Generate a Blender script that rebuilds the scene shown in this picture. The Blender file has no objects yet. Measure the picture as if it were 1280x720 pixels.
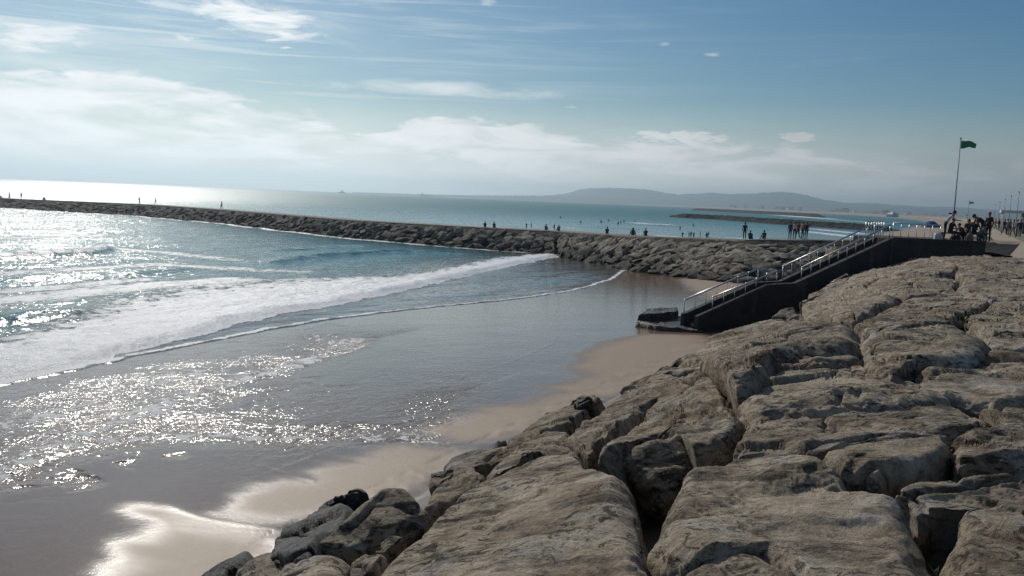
import bpy, bmesh, math, random
import numpy as np
from mathutils import Vector, Matrix
R = math.radians
rng = np.random.RandomState(7)
random.seed(7)
scene = bpy.context.scene
COL = scene.collection

# ------------------------------------------------------------------ helpers
_perm = np.concatenate([np.random.RandomState(3).permutation(256)] * 3)
_grad = np.array([[1,1,0],[-1,1,0],[1,-1,0],[-1,-1,0],[1,0,1],[-1,0,1],[1,0,-1],[-1,0,-1],
                  [0,1,1],[0,-1,1],[0,1,-1],[0,-1,-1],[1,1,0],[-1,1,0],[0,-1,1],[0,-1,-1]], float)
def pnoise(p):
    """gradient noise, p (n,3) -> about -1..1"""
    pi = np.floor(p).astype(np.int64); f = p - pi; pi &= 255
    u = f * f * f * (f * (f * 6 - 15) + 10)
    out = np.zeros(len(p))
    for dx in (0, 1):
        for dy in (0, 1):
            for dz in (0, 1):
                h = _perm[_perm[_perm[pi[:,0]+dx] + pi[:,1]+dy] + pi[:,2]+dz] & 15
                g = _grad[h]
                d = (g * (f - np.array([dx, dy, dz]))).sum(1)
                w = (u[:,0] if dx else 1-u[:,0]) * (u[:,1] if dy else 1-u[:,1]) * (u[:,2] if dz else 1-u[:,2])
                out += w * d
    return out
def fbm(p, octv=4, gain=.5, lac=2.03):
    a, s, o = 1.0, 0.0, 0.0
    for i in range(octv):
        o = o + a * pnoise(p * lac**i + i * 17.3); s += a; a *= gain
    return o / s
def ridged(p, octv=3, gain=.5):
    a, s, o = 1.0, 0.0, 0.0
    for i in range(octv):
        o = o + a * (1 - np.abs(pnoise(p * 2.05**i + i * 9.7)) * 2); s += a; a *= gain
    return o / s
def facets(p, seed=0, warp=.25):
    """broken-face relief: every cell is a tilted plane; returns height and edge distance"""
    p = p + warp * np.stack([fbm(p * 1.3 + k * 19.1, 3) for k in range(3)], 1)
    pi = np.floor(p).astype(np.int64); f1 = np.full(len(p), 9.); f2 = np.full(len(p), 9.); h1 = np.zeros(len(p))
    for dx in (-1, 0, 1):
        for dy in (-1, 0, 1):
            for dz in (-1, 0, 1):
                c = pi + np.array([dx, dy, dz]); k = _perm[_perm[_perm[(c[:, 0] + seed) & 255] + (c[:, 1] & 255)] + (c[:, 2] & 255)]
                q1, q2, q3 = _perm[k] / 255., _perm[k + 37] / 255., _perm[k + 91] / 255.
                d = p - (c + np.stack([q1, q2, q3], 1)); r = np.sqrt((d * d).sum(1))
                hh = (_perm[k + 11] / 255. - .5) + d[:, 0] * (_perm[k + 53] / 255. - .5) * 1.3 + d[:, 1] * (_perm[k + 71] / 255. - .5) * 1.3
                new = r < f1
                f2 = np.where(new, f1, np.minimum(f2, r)); h1 = np.where(new, hh, h1); f1 = np.where(new, r, f1)
    return h1, f2 - f1
def sstep(a, b, x):
    t = np.clip((x - a) / (b - a), 0, 1); return t * t * (3 - 2 * t)

def mesh_np(name, verts, faces, mats=(), smooth=True, attrs=None):
    """verts (n,3), faces list of (m,k) arrays"""
    me = bpy.data.meshes.new(name)
    verts = np.asarray(verts, np.float32)
    fl = [np.asarray(f, np.int32) for f in (faces if isinstance(faces, (list, tuple)) else [faces])]
    nl = sum(f.size for f in fl); npoly = sum(len(f) for f in fl)
    me.vertices.add(len(verts)); me.vertices.foreach_set('co', verts.ravel())
    me.loops.add(nl); me.loops.foreach_set('vertex_index', np.concatenate([f.ravel() for f in fl]))
    tot = np.concatenate([np.full(len(f), f.shape[1], np.int32) for f in fl])
    st_ = np.concatenate([[0], np.cumsum(tot)[:-1]]).astype(np.int32)
    me.polygons.add(npoly); me.polygons.foreach_set('loop_start', st_)
    me.polygons.foreach_set('loop_total', tot)
    me.polygons.foreach_set('use_smooth', np.full(npoly, smooth, bool))
    for m in mats: me.materials.append(m)
    me.update(calc_edges=True); me.validate()
    for k, v in (attrs or {}).items():
        a = me.attributes.new(k, 'FLOAT', 'POINT'); a.data.foreach_set('value', np.asarray(v, np.float32))
    return me
def link(name, me, parent=None):
    o = bpy.data.objects.new(name, me); COL.objects.link(o)
    if parent is not None: o.parent = parent
    return o
def tag(o, label=None, cat=None, group=None, kind=None):
    if label: o['label'] = label
    if cat: o['category'] = cat
    if group: o['group'] = group
    if kind: o['kind'] = kind
    return o
def empty(name, loc=(0, 0, 0), rz=0.0):
    o = bpy.data.objects.new(name, None); COL.objects.link(o)
    o.location = loc; o.rotation_euler = (0, 0, rz); o.empty_display_size = .2
    return o
def copy_tree(o, parent=None):
    c = o.copy(); COL.objects.link(c)
    if parent is not None: c.parent = parent
    for ch in list(o.children): copy_tree(ch, c)
    return c
def grid_faces(nr, nc):
    i = np.arange(nr - 1)[:, None] * nc + np.arange(nc - 1)[None, :]
    i = i.ravel()
    return np.stack([i, i + 1, i + nc + 1, i + nc], 1)
class MB:
    """collects boxes and tubes into one mesh"""
    def __init__(s): s.v = []; s.f4 = []; s.f3 = []; s.n = 0
    def box(s, c, size, M=None, taper=1.0):
        x, y, z = [k / 2 for k in size]
        P = np.array([[-x,-y,-z],[x,-y,-z],[x,y,-z],[-x,y,-z],[-x*taper,-y*taper,z],[x*taper,-y*taper,z],[x*taper,y*taper,z],[-x*taper,y*taper,z]])
        if M is not None: P = P @ np.array(M).T
        P = P + np.array(c)
        s.v.append(P); b = s.n
        for q in ((0,3,2,1),(4,5,6,7),(0,1,5,4),(1,2,6,5),(2,3,7,6),(3,0,4,7)): s.f4.append([b + k for k in q])
        s.n += 8; return s
    def prism(s, poly, z0, z1):
        """poly list of (x,y) ccw; z0/z1 numbers or lists"""
        n = len(poly)
        a = z0 if hasattr(z0, '__len__') else [z0] * n
        t = z1 if hasattr(z1, '__len__') else [z1] * n
        P = [(x, y, a[i]) for i, (x, y) in enumerate(poly)] + [(x, y, t[i]) for i, (x, y) in enumerate(poly)]
        s.v.append(np.array(P, float)); b = s.n
        for i in range(n):
            j = (i + 1) % n; s.f4.append([b + i, b + j, b + n + j, b + n + i])
        for i in range(1, n - 1):
            s.f3.append([b, b + i + 1, b + i]); s.f3.append([b + n, b + n + i, b + n + i + 1])
        s.n += 2 * n; return s
    def tube(s, p, q, r0, r1=None, k=8):
        r1 = r0 if r1 is None else r1
        p, q = np.array(p, float), np.array(q, float); d = q - p; d /= np.linalg.norm(d) + 1e-9
        a = np.cross(d, [0, 0, 1]) if abs(d[2]) < .9 else np.cross(d, [1, 0, 0]); a /= np.linalg.norm(a); c = np.cross(d, a)
        an = np.arange(k) / k * 2 * math.pi
        ring = np.cos(an)[:, None] * a + np.sin(an)[:, None] * c
        s.v.append(np.vstack([p + ring * r0, q + ring * r1, [p], [q]])); b = s.n
        for i in range(k):
            j = (i + 1) % k
            s.f4.append([b + i, b + j, b + k + j, b + k + i])
            s.f3.append([b + j, b + i, b + 2 * k]); s.f3.append([b + k + i, b + k + j, b + 2 * k + 1])
        s.n += 2 * k + 2; return s
    def sphere(s, c, r, k=8, m=6):
        r = np.array(r if hasattr(r, '__len__') else (r, r, r))
        P = []
        for i in range(m + 1):
            th = math.pi * i / m
            for j in range(k):
                ph = 2 * math.pi * j / k
                P.append((math.sin(th) * math.cos(ph), math.sin(th) * math.sin(ph), math.cos(th)))
        s.v.append(np.array(P) * r + np.array(c)); b = s.n
        for i in range(m):
            for j in range(k):
                jj = (j + 1) % k
                s.f4.append([b + i * k + j, b + (i + 1) * k + j, b + (i + 1) * k + jj, b + i * k + jj])
        s.n += (m + 1) * k; return s
    def build(s, name, mat, parent=None, smooth=False):
        fs = []
        if s.f4: fs.append(np.array(s.f4))
        if s.f3: fs.append(np.array(s.f3))
        return link(name, mesh_np(name, np.vstack(s.v), fs, [mat], smooth), parent)

# ------------------------------------------------------------------ camera
H = 7.2; FPX = 1108.0; PITCH = math.atan(111.4 / FPX); ROLL = R(2.33)
f_ = np.array([0, math.cos(PITCH), -math.sin(PITCH)])
r0_ = np.array([1., 0, 0]); u0_ = np.array([0, math.sin(PITCH), math.cos(PITCH)])
r_ = math.cos(ROLL) * r0_ + math.sin(ROLL) * u0_
u_ = -math.sin(ROLL) * r0_ + math.cos(ROLL) * u0_
CAM = np.array([0, 0, H])
cd = bpy.data.cameras.new('camera'); cam = bpy.data.objects.new('camera', cd); COL.objects.link(cam)
cd.sensor_width = 36; cd.lens = FPX / 1280 * 36; cd.clip_end = 40000; cd.clip_start = .1
cam.matrix_world = Matrix([[r_[0], u_[0], -f_[0], 0], [r_[1], u_[1], -f_[1], 0], [r_[2], u_[2], -f_[2], H], [0, 0, 0, 1]])
scene.camera = cam
def ray(px, py):
    return f_ + (px - 640) / FPX * r_ - (py - 360) / FPX * u_
def at(px, py, z):
    d = ray(px, py); k = (z - H) / d[2]; return CAM + d * k
def atD(px, py, D):
    d = ray(px, py); return CAM + d * (D / d[1])
def azel(px, py):
    d = ray(px, py); return math.degrees(math.atan2(d[0], d[1])), math.degrees(math.atan2(d[2], math.hypot(d[0], d[1])))

# shore coordinates: s along the coast, t out to sea
P0 = np.array([-5., 14.]); T_ = np.array([.455, .8905]); T_ /= np.linalg.norm(T_); N_ = np.array([-T_[1], T_[0]])
def st(x, y):
    return (x - P0[0]) * T_[0] + (y - P0[1]) * T_[1], (x - P0[0]) * N_[0] + (y - P0[1]) * N_[1]
def xy(s, t):
    return P0[0] + s * T_[0] + t * N_[0], P0[1] + s * T_[1] + t * N_[1]
_St = [-40, -14, -10, -8.5, -6, -3, 0, 1.5, 3]
_Sz = [5.35, 5.3, 5.12, 4.9, 4.05, 2.85, 1.5, .95, .6]
def S_top(x, y):
    s, t = st(x, y); return np.interp(t, _St, _Sz)
def ground(x, y):
    s, t = st(x, y)
    sand = np.maximum(1.0 - .05 * t, -1.6)
    bed = S_top(x, y) - np.interp(t, [-40, -11, -8, -5, 0], [.7, .8, .95, 1.05, 1.0])
    return np.where(t > .6, sand, np.maximum(bed, np.where(t > -1.6, 1.0 - .05 * t, 1.0)))
def march(px, py, fn, d0=2.0, d1=160.0, n=4000):
    d = ray(px, py); k = np.geomspace(d0, d1, n); P = CAM + d[None] * k[:, None]
    g = P[:, 2] - fn(P[:, 0], P[:, 1])
    i = np.argmax(g < 0)
    if i == 0: i = n - 1
    a = g[i - 1] / (g[i - 1] - g[i] + 1e-12)
    return P[i - 1] + (P[i] - P[i - 1]) * a

# ------------------------------------------------------------------ materials
def newmat(name):
    m = bpy.data.materials.new(name); m.use_nodes = True
    nt = m.node_tree; b = nt.nodes['Principled BSDF']
    return m, nt, b
class NT:
    def __init__(s, nt): s.nt = nt
    def n(s, typ, **kw):
        nd = s.nt.nodes.new(typ)
        for k, v in kw.items(): setattr(nd, k, v)
        return nd
    def l(s, a, b): s.nt.links.new(a, b)
    def val(s, sock, v):
        if hasattr(v, 'is_output') or isinstance(v, bpy.types.NodeSocket): s.l(v, sock)
        else: sock.default_value = v
    def math(s, op, a, b=None, c=None, clamp=False):
        nd = s.n('ShaderNodeMath', operation=op, use_clamp=clamp)
        s.val(nd.inputs[0], a)
        if b is not None: s.val(nd.inputs[1], b)
        if c is not None: s.val(nd.inputs[2], c)
        return nd.outputs[0]
    def noise(s, vec, scale, detail=4, rough=.55, dist=0.0, dim='3D'):
        nd = s.n('ShaderNodeTexNoise', noise_dimensions=dim)
        if vec is not None: s.l(vec, nd.inputs['Vector'])
        nd.inputs['Scale'].default_value = scale; nd.inputs['Detail'].default_value = detail
        nd.inputs['Roughness'].default_value = rough; nd.inputs['Distortion'].default_value = dist
        return nd.outputs['Fac']
    def ramp(s, fac, stops, interp='LINEAR'):
        nd = s.n('ShaderNodeValToRGB'); nd.color_ramp.interpolation = interp
        e = nd.color_ramp.elements
        while len(e) < len(stops): e.new(.5)
        for k, (p, c) in enumerate(stops):
            e[k].position = p; e[k].color = (c if len(c) == 4 else (*c, 1)) if hasattr(c, '__len__') else (c, c, c, 1)
        s.val(nd.inputs[0], fac); return nd.outputs[0]
    def mix(s, fac, a, b, blend='MIX'):
        nd = s.n('ShaderNodeMix', data_type='RGBA', blend_type=blend)
        s.val(nd.inputs[0], fac)
        for k, v in ((6, a), (7, b)):
            if isinstance(v, tuple): nd.inputs[k].default_value = v if len(v) == 4 else (*v, 1)
            else: s.l(v, nd.inputs[k])
        return nd.outputs[2]
    def mapr(s, v, a, b, c=0.0, d=1.0, smooth=True):
        nd = s.n('ShaderNodeMapRange', interpolation_type='SMOOTHSTEP' if smooth else 'LINEAR')
        s.val(nd.inputs[0], v); s.val(nd.inputs[1], a); s.val(nd.inputs[2], b); s.val(nd.inputs[3], c); s.val(nd.inputs[4], d)
        return nd.outputs[0]
    def attr(s, name):
        nd = s.n('ShaderNodeAttribute', attribute_name=name); return nd.outputs['Fac']
    def scale(s, vec, sc):
        nd = s.n('ShaderNodeMapping'); s.l(vec, nd.inputs[0]); nd.inputs['Scale'].default_value = sc; return nd.outputs[0]
    def bump(s, h, strength=1.0, dist=.02, normal=None):
        nd = s.n('ShaderNodeBump'); s.val(nd.inputs['Height'], h)
        s.val(nd.inputs['Strength'], strength); s.val(nd.inputs['Distance'], dist)
        if normal is not None: s.l(normal, nd.inputs['Normal'])
        return nd.outputs[0]

def plain(name, col, rough=.7, metal=0.0, var=.12, scale=6.0, bump=.0):
    m, nt, b = newmat(name); q = NT(nt)
    tc = q.n('ShaderNodeTexCoord').outputs['Object']
    nz = q.noise(tc, scale, 5, .6)
    lo = tuple(c * (1 - var * 2) for c in col); hi = tuple(min(1, c * (1 + var * 2)) for c in col)
    q.l(q.ramp(nz, [(.3, lo), (.7, hi)]), b.inputs['Base Color'])
    b.inputs['Roughness'].default_value = rough; b.inputs['Metallic'].default_value = metal
    if bump: q.l(q.bump(q.noise(tc, scale * 6, 6, .65), 1.0, bump), b.inputs['Normal'])
    return m

def rock_mat(name, cols, wet_z=None, warm=.5, scale=1.0, rough=.88, moss=0.0, sea=False):
    m, nt, b = newmat(name); q = NT(nt)
    geo = q.n('ShaderNodeNewGeometry').outputs['Position']
    big = q.noise(geo, .42 * scale, 5, .6, .8)
    mid = q.noise(geo, 2.6 * scale, 8, .7, .5)
    fine = q.noise(geo, 22 * scale, 6, .72)
    grit = q.noise(geo, 95 * scale, 3, .7)
    c = q.ramp(big, [(.34, cols[0]), (.47, cols[1]), (.60, cols[2])])
    c2 = q.ramp(mid, [(.36, tuple(k * .45 for k in cols[0])), (.46, cols[1]), (.60, tuple(min(1, k * 1.25) for k in cols[2]))])
    c = q.mix(.55, c, c2)
    # pale grey lichen crust
    lich = q.mapr(q.noise(geo, 1.1 * scale, 8, .72, 1.0), .52, .62)
    c = q.mix(q.math('MULTIPLY', lich, .5), c, tuple(k * 1.02 for k in (cols[2][0], cols[2][0] * .95, cols[2][0] * .86)))
    # clustered dark pits and black lichen
    pit = q.mapr(q.noise(q.scale(geo, (1, 1.3, 2.2)), 6.5 * scale, 8, .78, .8), .53, .61)
    pz = q.mapr(q.noise(geo, .75 * scale, 4, .55, .5), .43, .55)
    pitm = q.math('MULTIPLY', pit, pz)
    c = q.mix(q.math('MULTIPLY', pitm, .85), c, tuple(k * .22 for k in cols[0]))
    # long dark weather streaks
    stk = q.mapr(q.noise(q.scale(geo, (.6, 1.6, 1.2)), 1.2 * scale, 7, .68, 1.2), .53, .64)
    c = q.mix(q.math('MULTIPLY', stk, .74), c, tuple(k * .40 for k in cols[0]))
    och = q.mapr(q.noise(geo, .7 * scale, 6, .62, .8), .57, .69)
    c = q.mix(q.math('MULTIPLY', och, warm), c, (cols[1][0] * .95, cols[1][0] * .60, cols[1][0] * .30))
    if moss:
        ms = q.mapr(q.noise(geo, .42, 5, .62, .6), .60, .68)
        c = q.mix(q.math('MULTIPLY', ms, moss), c, (.065, .072, .02))
    c = q.mix(.5, c, q.ramp(fine, [(.28, .2), (.5, .5), (.75, .85)]), 'OVERLAY')
    rgh = rough
    if wet_z is not None:
        zz = q.n('ShaderNodeSeparateXYZ'); q.l(geo, zz.inputs[0])
        w = q.mapr(q.math('ADD', zz.outputs[2], q.math('MULTIPLY', q.math('SUBTRACT', q.noise(geo, 1.1, 4, .6), .5), 1.6)), wet_z[0], wet_z[1], 1.0, 0.0)
        if sea:   # spray-wet stone, plus backlit silhouette darkness painted in towards the outer end
            w = q.math('MAXIMUM', w, q.mapr(q.math('ADD', zz.outputs[0], q.math('MULTIPLY', q.math('SUBTRACT', q.noise(geo, .35, 3, .6), .5), 40.0)), -40.0, 20.0, .97, 0.0))
        c = q.mix(w, c, q.mix(.82, c, (.018, .017, .014)))
        rgh = q.math('SUBTRACT', rough, q.math('MULTIPLY', w, .12 if sea else .22))
    q.l(c, b.inputs['Base Color']); q.val(b.inputs['Roughness'], rgh)
    b.inputs['Specular IOR Level'].default_value = .15 if sea else .25
    h = q.math('ADD', q.math('MULTIPLY', mid, .65), q.math('MULTIPLY', fine, .36))
    h = q.math('ADD', h, q.math('MULTIPLY', grit, .10))
    h = q.math('SUBTRACT', h, q.math('MULTIPLY', pitm, .6))
    q.l(q.bump(h, 1.0, .105 / scale), b.inputs['Normal'])
    return m

ROCK_COLS = [(.14, .104, .068), (.335, .262, .18), (.55, .455, .335)]
M_rock = rock_mat('limestone_boulder', ROCK_COLS, wet_z=(1.5, 2.5), warm=.4, moss=.45)
M_rock_grey = rock_mat('grey_boulder', [(.12, .09, .06), (.27, .208, .14), (.45, .365, .26)], wet_z=(.8, 1.7), warm=.25)
M_rock_warm = rock_mat('ochre_boulder', [(.17, .125, .08), (.31, .24, .16), (.48, .39, .28)], wet_z=None, warm=.6)
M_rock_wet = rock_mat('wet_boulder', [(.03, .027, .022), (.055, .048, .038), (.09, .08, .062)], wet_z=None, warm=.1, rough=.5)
M_jetty = rock_mat('breakwater_boulder', [(.10, .083, .06), (.26, .212, .153), (.48, .405, .305)], wet_z=(.6, 2.0), warm=.3, scale=.8, sea=True)
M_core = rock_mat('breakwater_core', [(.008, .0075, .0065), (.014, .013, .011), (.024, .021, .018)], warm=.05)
M_conc = plain('concrete', (.27, .25, .215), .85, 0, .16, 1.2, .01)
M_conc_dark, nt, b = newmat('stained_shaded_concrete'); q = NT(nt)  # stains, on a base darkened to carry the shade of the walls
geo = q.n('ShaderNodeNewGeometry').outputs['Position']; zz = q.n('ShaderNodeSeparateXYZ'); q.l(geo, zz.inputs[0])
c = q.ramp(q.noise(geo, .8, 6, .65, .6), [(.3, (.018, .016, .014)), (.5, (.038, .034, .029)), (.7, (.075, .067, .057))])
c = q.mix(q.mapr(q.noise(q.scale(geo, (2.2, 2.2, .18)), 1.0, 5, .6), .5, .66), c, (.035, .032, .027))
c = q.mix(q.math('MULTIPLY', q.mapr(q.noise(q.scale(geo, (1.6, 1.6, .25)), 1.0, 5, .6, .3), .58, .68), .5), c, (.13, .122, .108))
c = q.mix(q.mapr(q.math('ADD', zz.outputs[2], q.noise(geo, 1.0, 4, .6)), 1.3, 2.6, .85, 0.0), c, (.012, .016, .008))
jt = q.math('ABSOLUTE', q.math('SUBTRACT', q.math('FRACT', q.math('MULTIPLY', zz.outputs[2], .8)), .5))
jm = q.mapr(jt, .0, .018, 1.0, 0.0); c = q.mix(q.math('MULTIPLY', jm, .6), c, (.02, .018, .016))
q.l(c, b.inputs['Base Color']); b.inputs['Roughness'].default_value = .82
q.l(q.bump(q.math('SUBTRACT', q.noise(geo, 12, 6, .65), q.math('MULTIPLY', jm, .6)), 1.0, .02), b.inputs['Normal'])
M_conc_path = plain('sandy_path', (.25, .205, .15), .9, 0, .15, .8, .01)
M_steel = plain('bare_steel', (.80, .77, .70), .36, 1.0, .05, 9)
M_dark = plain('dark_paint', (.03, .03, .032), .6)

exec_parts = []
# ------------------------------------------------------------------ light and sky
SUN_AZ, SUN_EL = -24.0, 31.0
sun_dir = np.array([math.sin(R(SUN_AZ)) * math.cos(R(SUN_EL)), math.cos(R(SUN_AZ)) * math.cos(R(SUN_EL)), math.sin(R(SUN_EL))])
sl = bpy.data.lights.new('sun', 'SUN'); sl.energy = 4.4; sl.angle = R(.5); sl.color = (1, .95, .87)
so = bpy.data.objects.new('sun', sl); COL.objects.link(so)
so.rotation_euler = Vector(sun_dir).to_track_quat('Z', 'Y').to_euler()
so.location = (0, 0, 60)

w = bpy.data.worlds.new('World'); scene.world = w; w.use_nodes = True
nt = w.node_tree; q = NT(nt); bg = nt.nodes['Background']
sky = q.n('ShaderNodeTexSky', sky_type='NISHITA'); sky.sun_disc = False
sky.sun_elevation = R(SUN_EL); sky.sun_rotation = R(SUN_AZ)
sky.air_density = 1.0; sky.dust_density = .35; sky.ozone_density = 2.5; sky.altitude = 0
SKY_K = .084; SKY_SAT = 1.36
gen = q.n('ShaderNodeTexCoord').outputs['Generated']
nrm = q.n('ShaderNodeVectorMath', operation='NORMALIZE'); q.l(gen, nrm.inputs[0])
sp = q.n('ShaderNodeSeparateXYZ'); q.l(nrm.outputs[0], sp.inputs[0])
el = q.math('MULTIPLY', q.math('ARCSINE', sp.outputs[2]), 180 / math.pi)
az = q.math('MULTIPLY', q.math('ARCTAN2', sp.outputs[0], sp.outputs[1]), 180 / math.pi)
cv = q.n('ShaderNodeCombineXYZ'); q.l(az, cv.inputs[0]); q.l(el, cv.inputs[1])
cv = cv.outputs[0]
# upper edge of the main cloud bank, elevation over azimuth
bank = [(-60, 85), (0, 83), (150, 84), (250, 104), (350, 132), (410, 143), (440, 160), (490, 156), (530, 140), (620, 145), (690, 158), (760, 168), (850, 170), (940, 172), (1030, 182), (1100, 196), (1180, 195), (1290, 188)]
fc = q.n('ShaderNodeFloatCurve'); crv = fc.mapping.curves[0]
pts = [(0.0, .45)] + [((azel(*p)[0] + 90) / 180, azel(*p)[1] / 16) for p in bank] + [(1.0, .35)]
while len(crv.points) < len(pts): crv.points.new(.5, .5)
for k, p in enumerate(sorted(pts)):
    crv.points[k].location = p; crv.points[k].handle_type = 'AUTO'
fc.mapping.update()
q.l(q.math('DIVIDE', q.math('ADD', az, 90.0), 180.0), fc.inputs['Value'])
bnd = q.math('MULTIPLY', fc.outputs[0], 16.0)
n1 = q.noise(q.scale(cv, (.16, .75, 1)), 1.0, 8, .62, .5)
n2 = q.noise(q.scale(cv, (.34, 1.7, 1)), 1.0, 10, .68, .5)
n5 = q.noise(q.scale(cv, (.9, 3.6, 1)), 1.0, 8, .7, .6)
n4 = q.noise(q.scale(cv, (.045, 1.15, 1)), 1.0, 7, .6, .9)
n3 = q.noise(q.scale(cv, (.05, .42, 1)), 1.0, 5, .55, .8)
edge = q.math('SUBTRACT', q.math('ADD', bnd, q.math('MULTIPLY', q.math('SUBTRACT', n2, .5), 2.6)), el)
d_edge = q.mapr(edge, -.05, .75)
d_tex = q.mapr(q.math('ADD', q.math('MULTIPLY', n1, .6), q.math('MULTIPLY', n3, .5)), .40, .60, .48, 1.0)
bankm = q.math('MULTIPLY', d_edge, d_tex)
# the bank thins downwards to a pale veil
thin = q.mapr(q.math('SUBTRACT', bnd, el), 1.5, 6.5, 1.0, .85)
bankm = q.math('MAXIMUM', q.math('MULTIPLY', bankm, thin), q.mapr(el, 0.5, 7.0, .92, 0.0))
def blob(px, py, wa, we, tilt=0.0):
    a0, e0 = azel(px, py)
    da = q.math('SUBTRACT', az, a0); de = q.math('SUBTRACT', q.math('SUBTRACT', el, e0), q.math('MULTIPLY', da, tilt))
    r2 = q.math('ADD', q.math('POWER', q.math('DIVIDE', q.math('ABSOLUTE', da), wa), 2.0), q.math('POWER', q.math('DIVIDE', q.math('ABSOLUTE', de), we), 2.0))
    return q.math('EXPONENT', q.math('MULTIPLY', r2, -1.0))
acc = bankm
def add_cloud(mask, lo, hi, amt, tex):
    global acc
    v = q.math('MULTIPLY', q.mapr(q.math('MULTIPLY', mask, tex), lo, hi), amt)
    acc = q.math('MAXIMUM', acc, v)
add_cloud(blob(320, 22, 5.4, 1.7, -.12), .26, .50, 1.0, n2)
add_cloud(blob(232, 48, 1.3, .42), .32, .50, .7, n5)
add_cloud(blob(40, 45, 5.5, 1.7, .05), .27, .55, .9, n2)
add_cloud(blob(357, 60, .8, .18), .35, .55, .9, n5)
add_cloud(blob(180, 0, 5, .8, -.1), .3, .6, .6, n2)
add_cloud(blob(560, 112, 13, .8, .015), .24, .60, .62, n1)
add_cloud(blob(700, 80, 30, 2.6, .06), .42, .85, .22, n3)
add_cloud(blob(60, 70, 15, 3.4, .0), .25, .75, .55, n3)
add_cloud(blob(420, 40, 9, 1.2, -.15), .28, .8, .4, n1)
add_cloud(blob(1050, 76, 6, .5, .08), .35, .7, .25, n1)
add_cloud(blob(890, 68, 1.0, .28), .35, .6, .45, n5)
add_cloud(blob(830, 55, .8, .22), .35, .6, .4, n5)
add_cloud(blob(712, 133, 1.2, .3), .40, .6, .6, n5)
add_cloud(blob(850, 172, 5.0, .7), .29, .46, .95, n5)
add_cloud(blob(997, 172, 1.8, .55), .29, .46, .95, n5)
add_cloud(blob(610, 4, 1.0, .5), .35, .6, .5, n2)
add_cloud(blob(560, 222, 5.0, .55), .33, .55, .75, n2)
add_cloud(blob(730, 232, 5.0, .45), .35, .6, .55, n2)
hi = q.math('MULTIPLY', q.mapr(el, 38.0, 55.0), q.mapr(q.noise(q.scale(nrm.outputs[0], (3, 3, 5)), 1.0, 6, .6, .6), .35, .7, .08, .5))
acc = q.math('MAXIMUM', acc, hi)
stq = q.math('MULTIPLY', q.mapr(n4, .47, .66), q.math('MULTIPLY', q.mapr(el, 4.0, 6.5), q.mapr(el, 10.5, 15.0, 1.0, 0.0)))
acc = q.math('MAXIMUM', acc, q.math('MULTIPLY', stq, q.mapr(az, -30.0, 16.0, .42, .03)))
# cloud brightness grows towards the sun
dt = q.n('ShaderNodeVectorMath', operation='DOT_PRODUCT'); q.l(nrm.outputs[0], dt.inputs[0]); dt.inputs[1].default_value = tuple(sun_dir)
br = q.mapr(dt.outputs['Value'], .45, .90, .56, 1.62)
br = q.math('MULTIPLY', br, q.mapr(n1, .3, .7, .90, 1.08)); br = q.math('MULTIPLY', br, q.mapr(el, 0.0, 5.0, 1.25, 1.0))
cl = q.n('ShaderNodeMix', data_type='RGBA', blend_type='MULTIPLY'); cl.inputs[0].default_value = 1
q.l(br, cl.inputs[6]); cl.inputs[7].default_value = (.985, 1.0, 1.01, 1)
skyc = q.n('ShaderNodeMix', data_type='RGBA', blend_type='MULTIPLY'); skyc.inputs[0].default_value = 1
hs = q.n('ShaderNodeHueSaturation'); hs.inputs['Saturation'].default_value = SKY_SAT; q.l(sky.outputs[0], hs.inputs['Color']); q.l(hs.outputs[0], skyc.inputs[6]); skyc.inputs[7].default_value = (SKY_K * .93, SKY_K * 1.05, SKY_K * 1.05, 1)
fin = q.mix(acc, skyc.outputs[2], cl.outputs[2])
q.l(fin, bg.inputs[0]); bg.inputs[1].default_value = 1.0
# background strength .1: colours are scaled up to match
bg.inputs[1].default_value = .1
SKYGAIN = 10.0
gain = q.n('ShaderNodeMix', data_type='RGBA', blend_type='MULTIPLY'); gain.inputs[0].default_value = 1
q.l(fin, gain.inputs[6]); gain.inputs[7].default_value = (SKYGAIN, SKYGAIN, SKYGAIN, 1); gain.clamp_result = False
q.l(gain.outputs[2], bg.inputs[0])

# ------------------------------------------------------------------ shoreline lines read off as plan curves
def st_line(pts, z=0.0):
    a = np.array([st(*at(px, py, z)[:2]) for px, py in pts]); a = a[np.argsort(a[:, 0])]; return a
def tl(line, s): return np.interp(s, line[:, 0], line[:, 1])
L_A = st_line([(-120, 512), (0, 485), (60, 471), (130, 455), (200, 440), (300, 418), (400, 400), (470, 391), (560, 383), (650, 376), (720, 366), (765, 351), (782, 338)])
L_B = st_line([(-120, 508), (0, 482), (100, 460), (200, 434), (280, 411), (350, 394), (440, 379), (520, 361), (600, 342), (660, 329), (712, 319)])
L_U = st_line([(-120, 440), (0, 424), (80, 400), (140, 376), (200, 360), (300, 352), (400, 348), (500, 346), (560, 336), (620, 324), (705, 316)])
def polydist(x, y, pl):
    d = np.full(x.shape, 1e9)
    for (ax, ay), (bx, by) in zip(pl[:-1], pl[1:]):
        vx, vy = bx - ax, by - ay; L = vx * vx + vy * vy + 1e-9
        k = np.clip(((x - ax) * vx + (y - ay) * vy) / L, 0, 1)
        d = np.minimum(d, np.hypot(x - ax - k * vx, y - ay - k * vy))
    return d
def inpoly(x, y, pl):
    ins = np.zeros(x.shape, bool)
    n = len(pl)
    for i in range(n):
        ax, ay = pl[i]; bx, by = pl[(i + 1) % n]
        c = ((ay > y) != (by > y)) & (x < (bx - ax) * (y - ay) / (by - ay + 1e-12) + ax)
        ins ^= c
    return ins
def sdpoly(x, y, pl):
    d = polydist(x, y, list(pl) + [pl[0]]); return np.where(inpoly(x, y, pl), d, -d)
def on_ground(pts): return [tuple(march(px, py, ground)[:2]) for px, py in pts]
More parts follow.
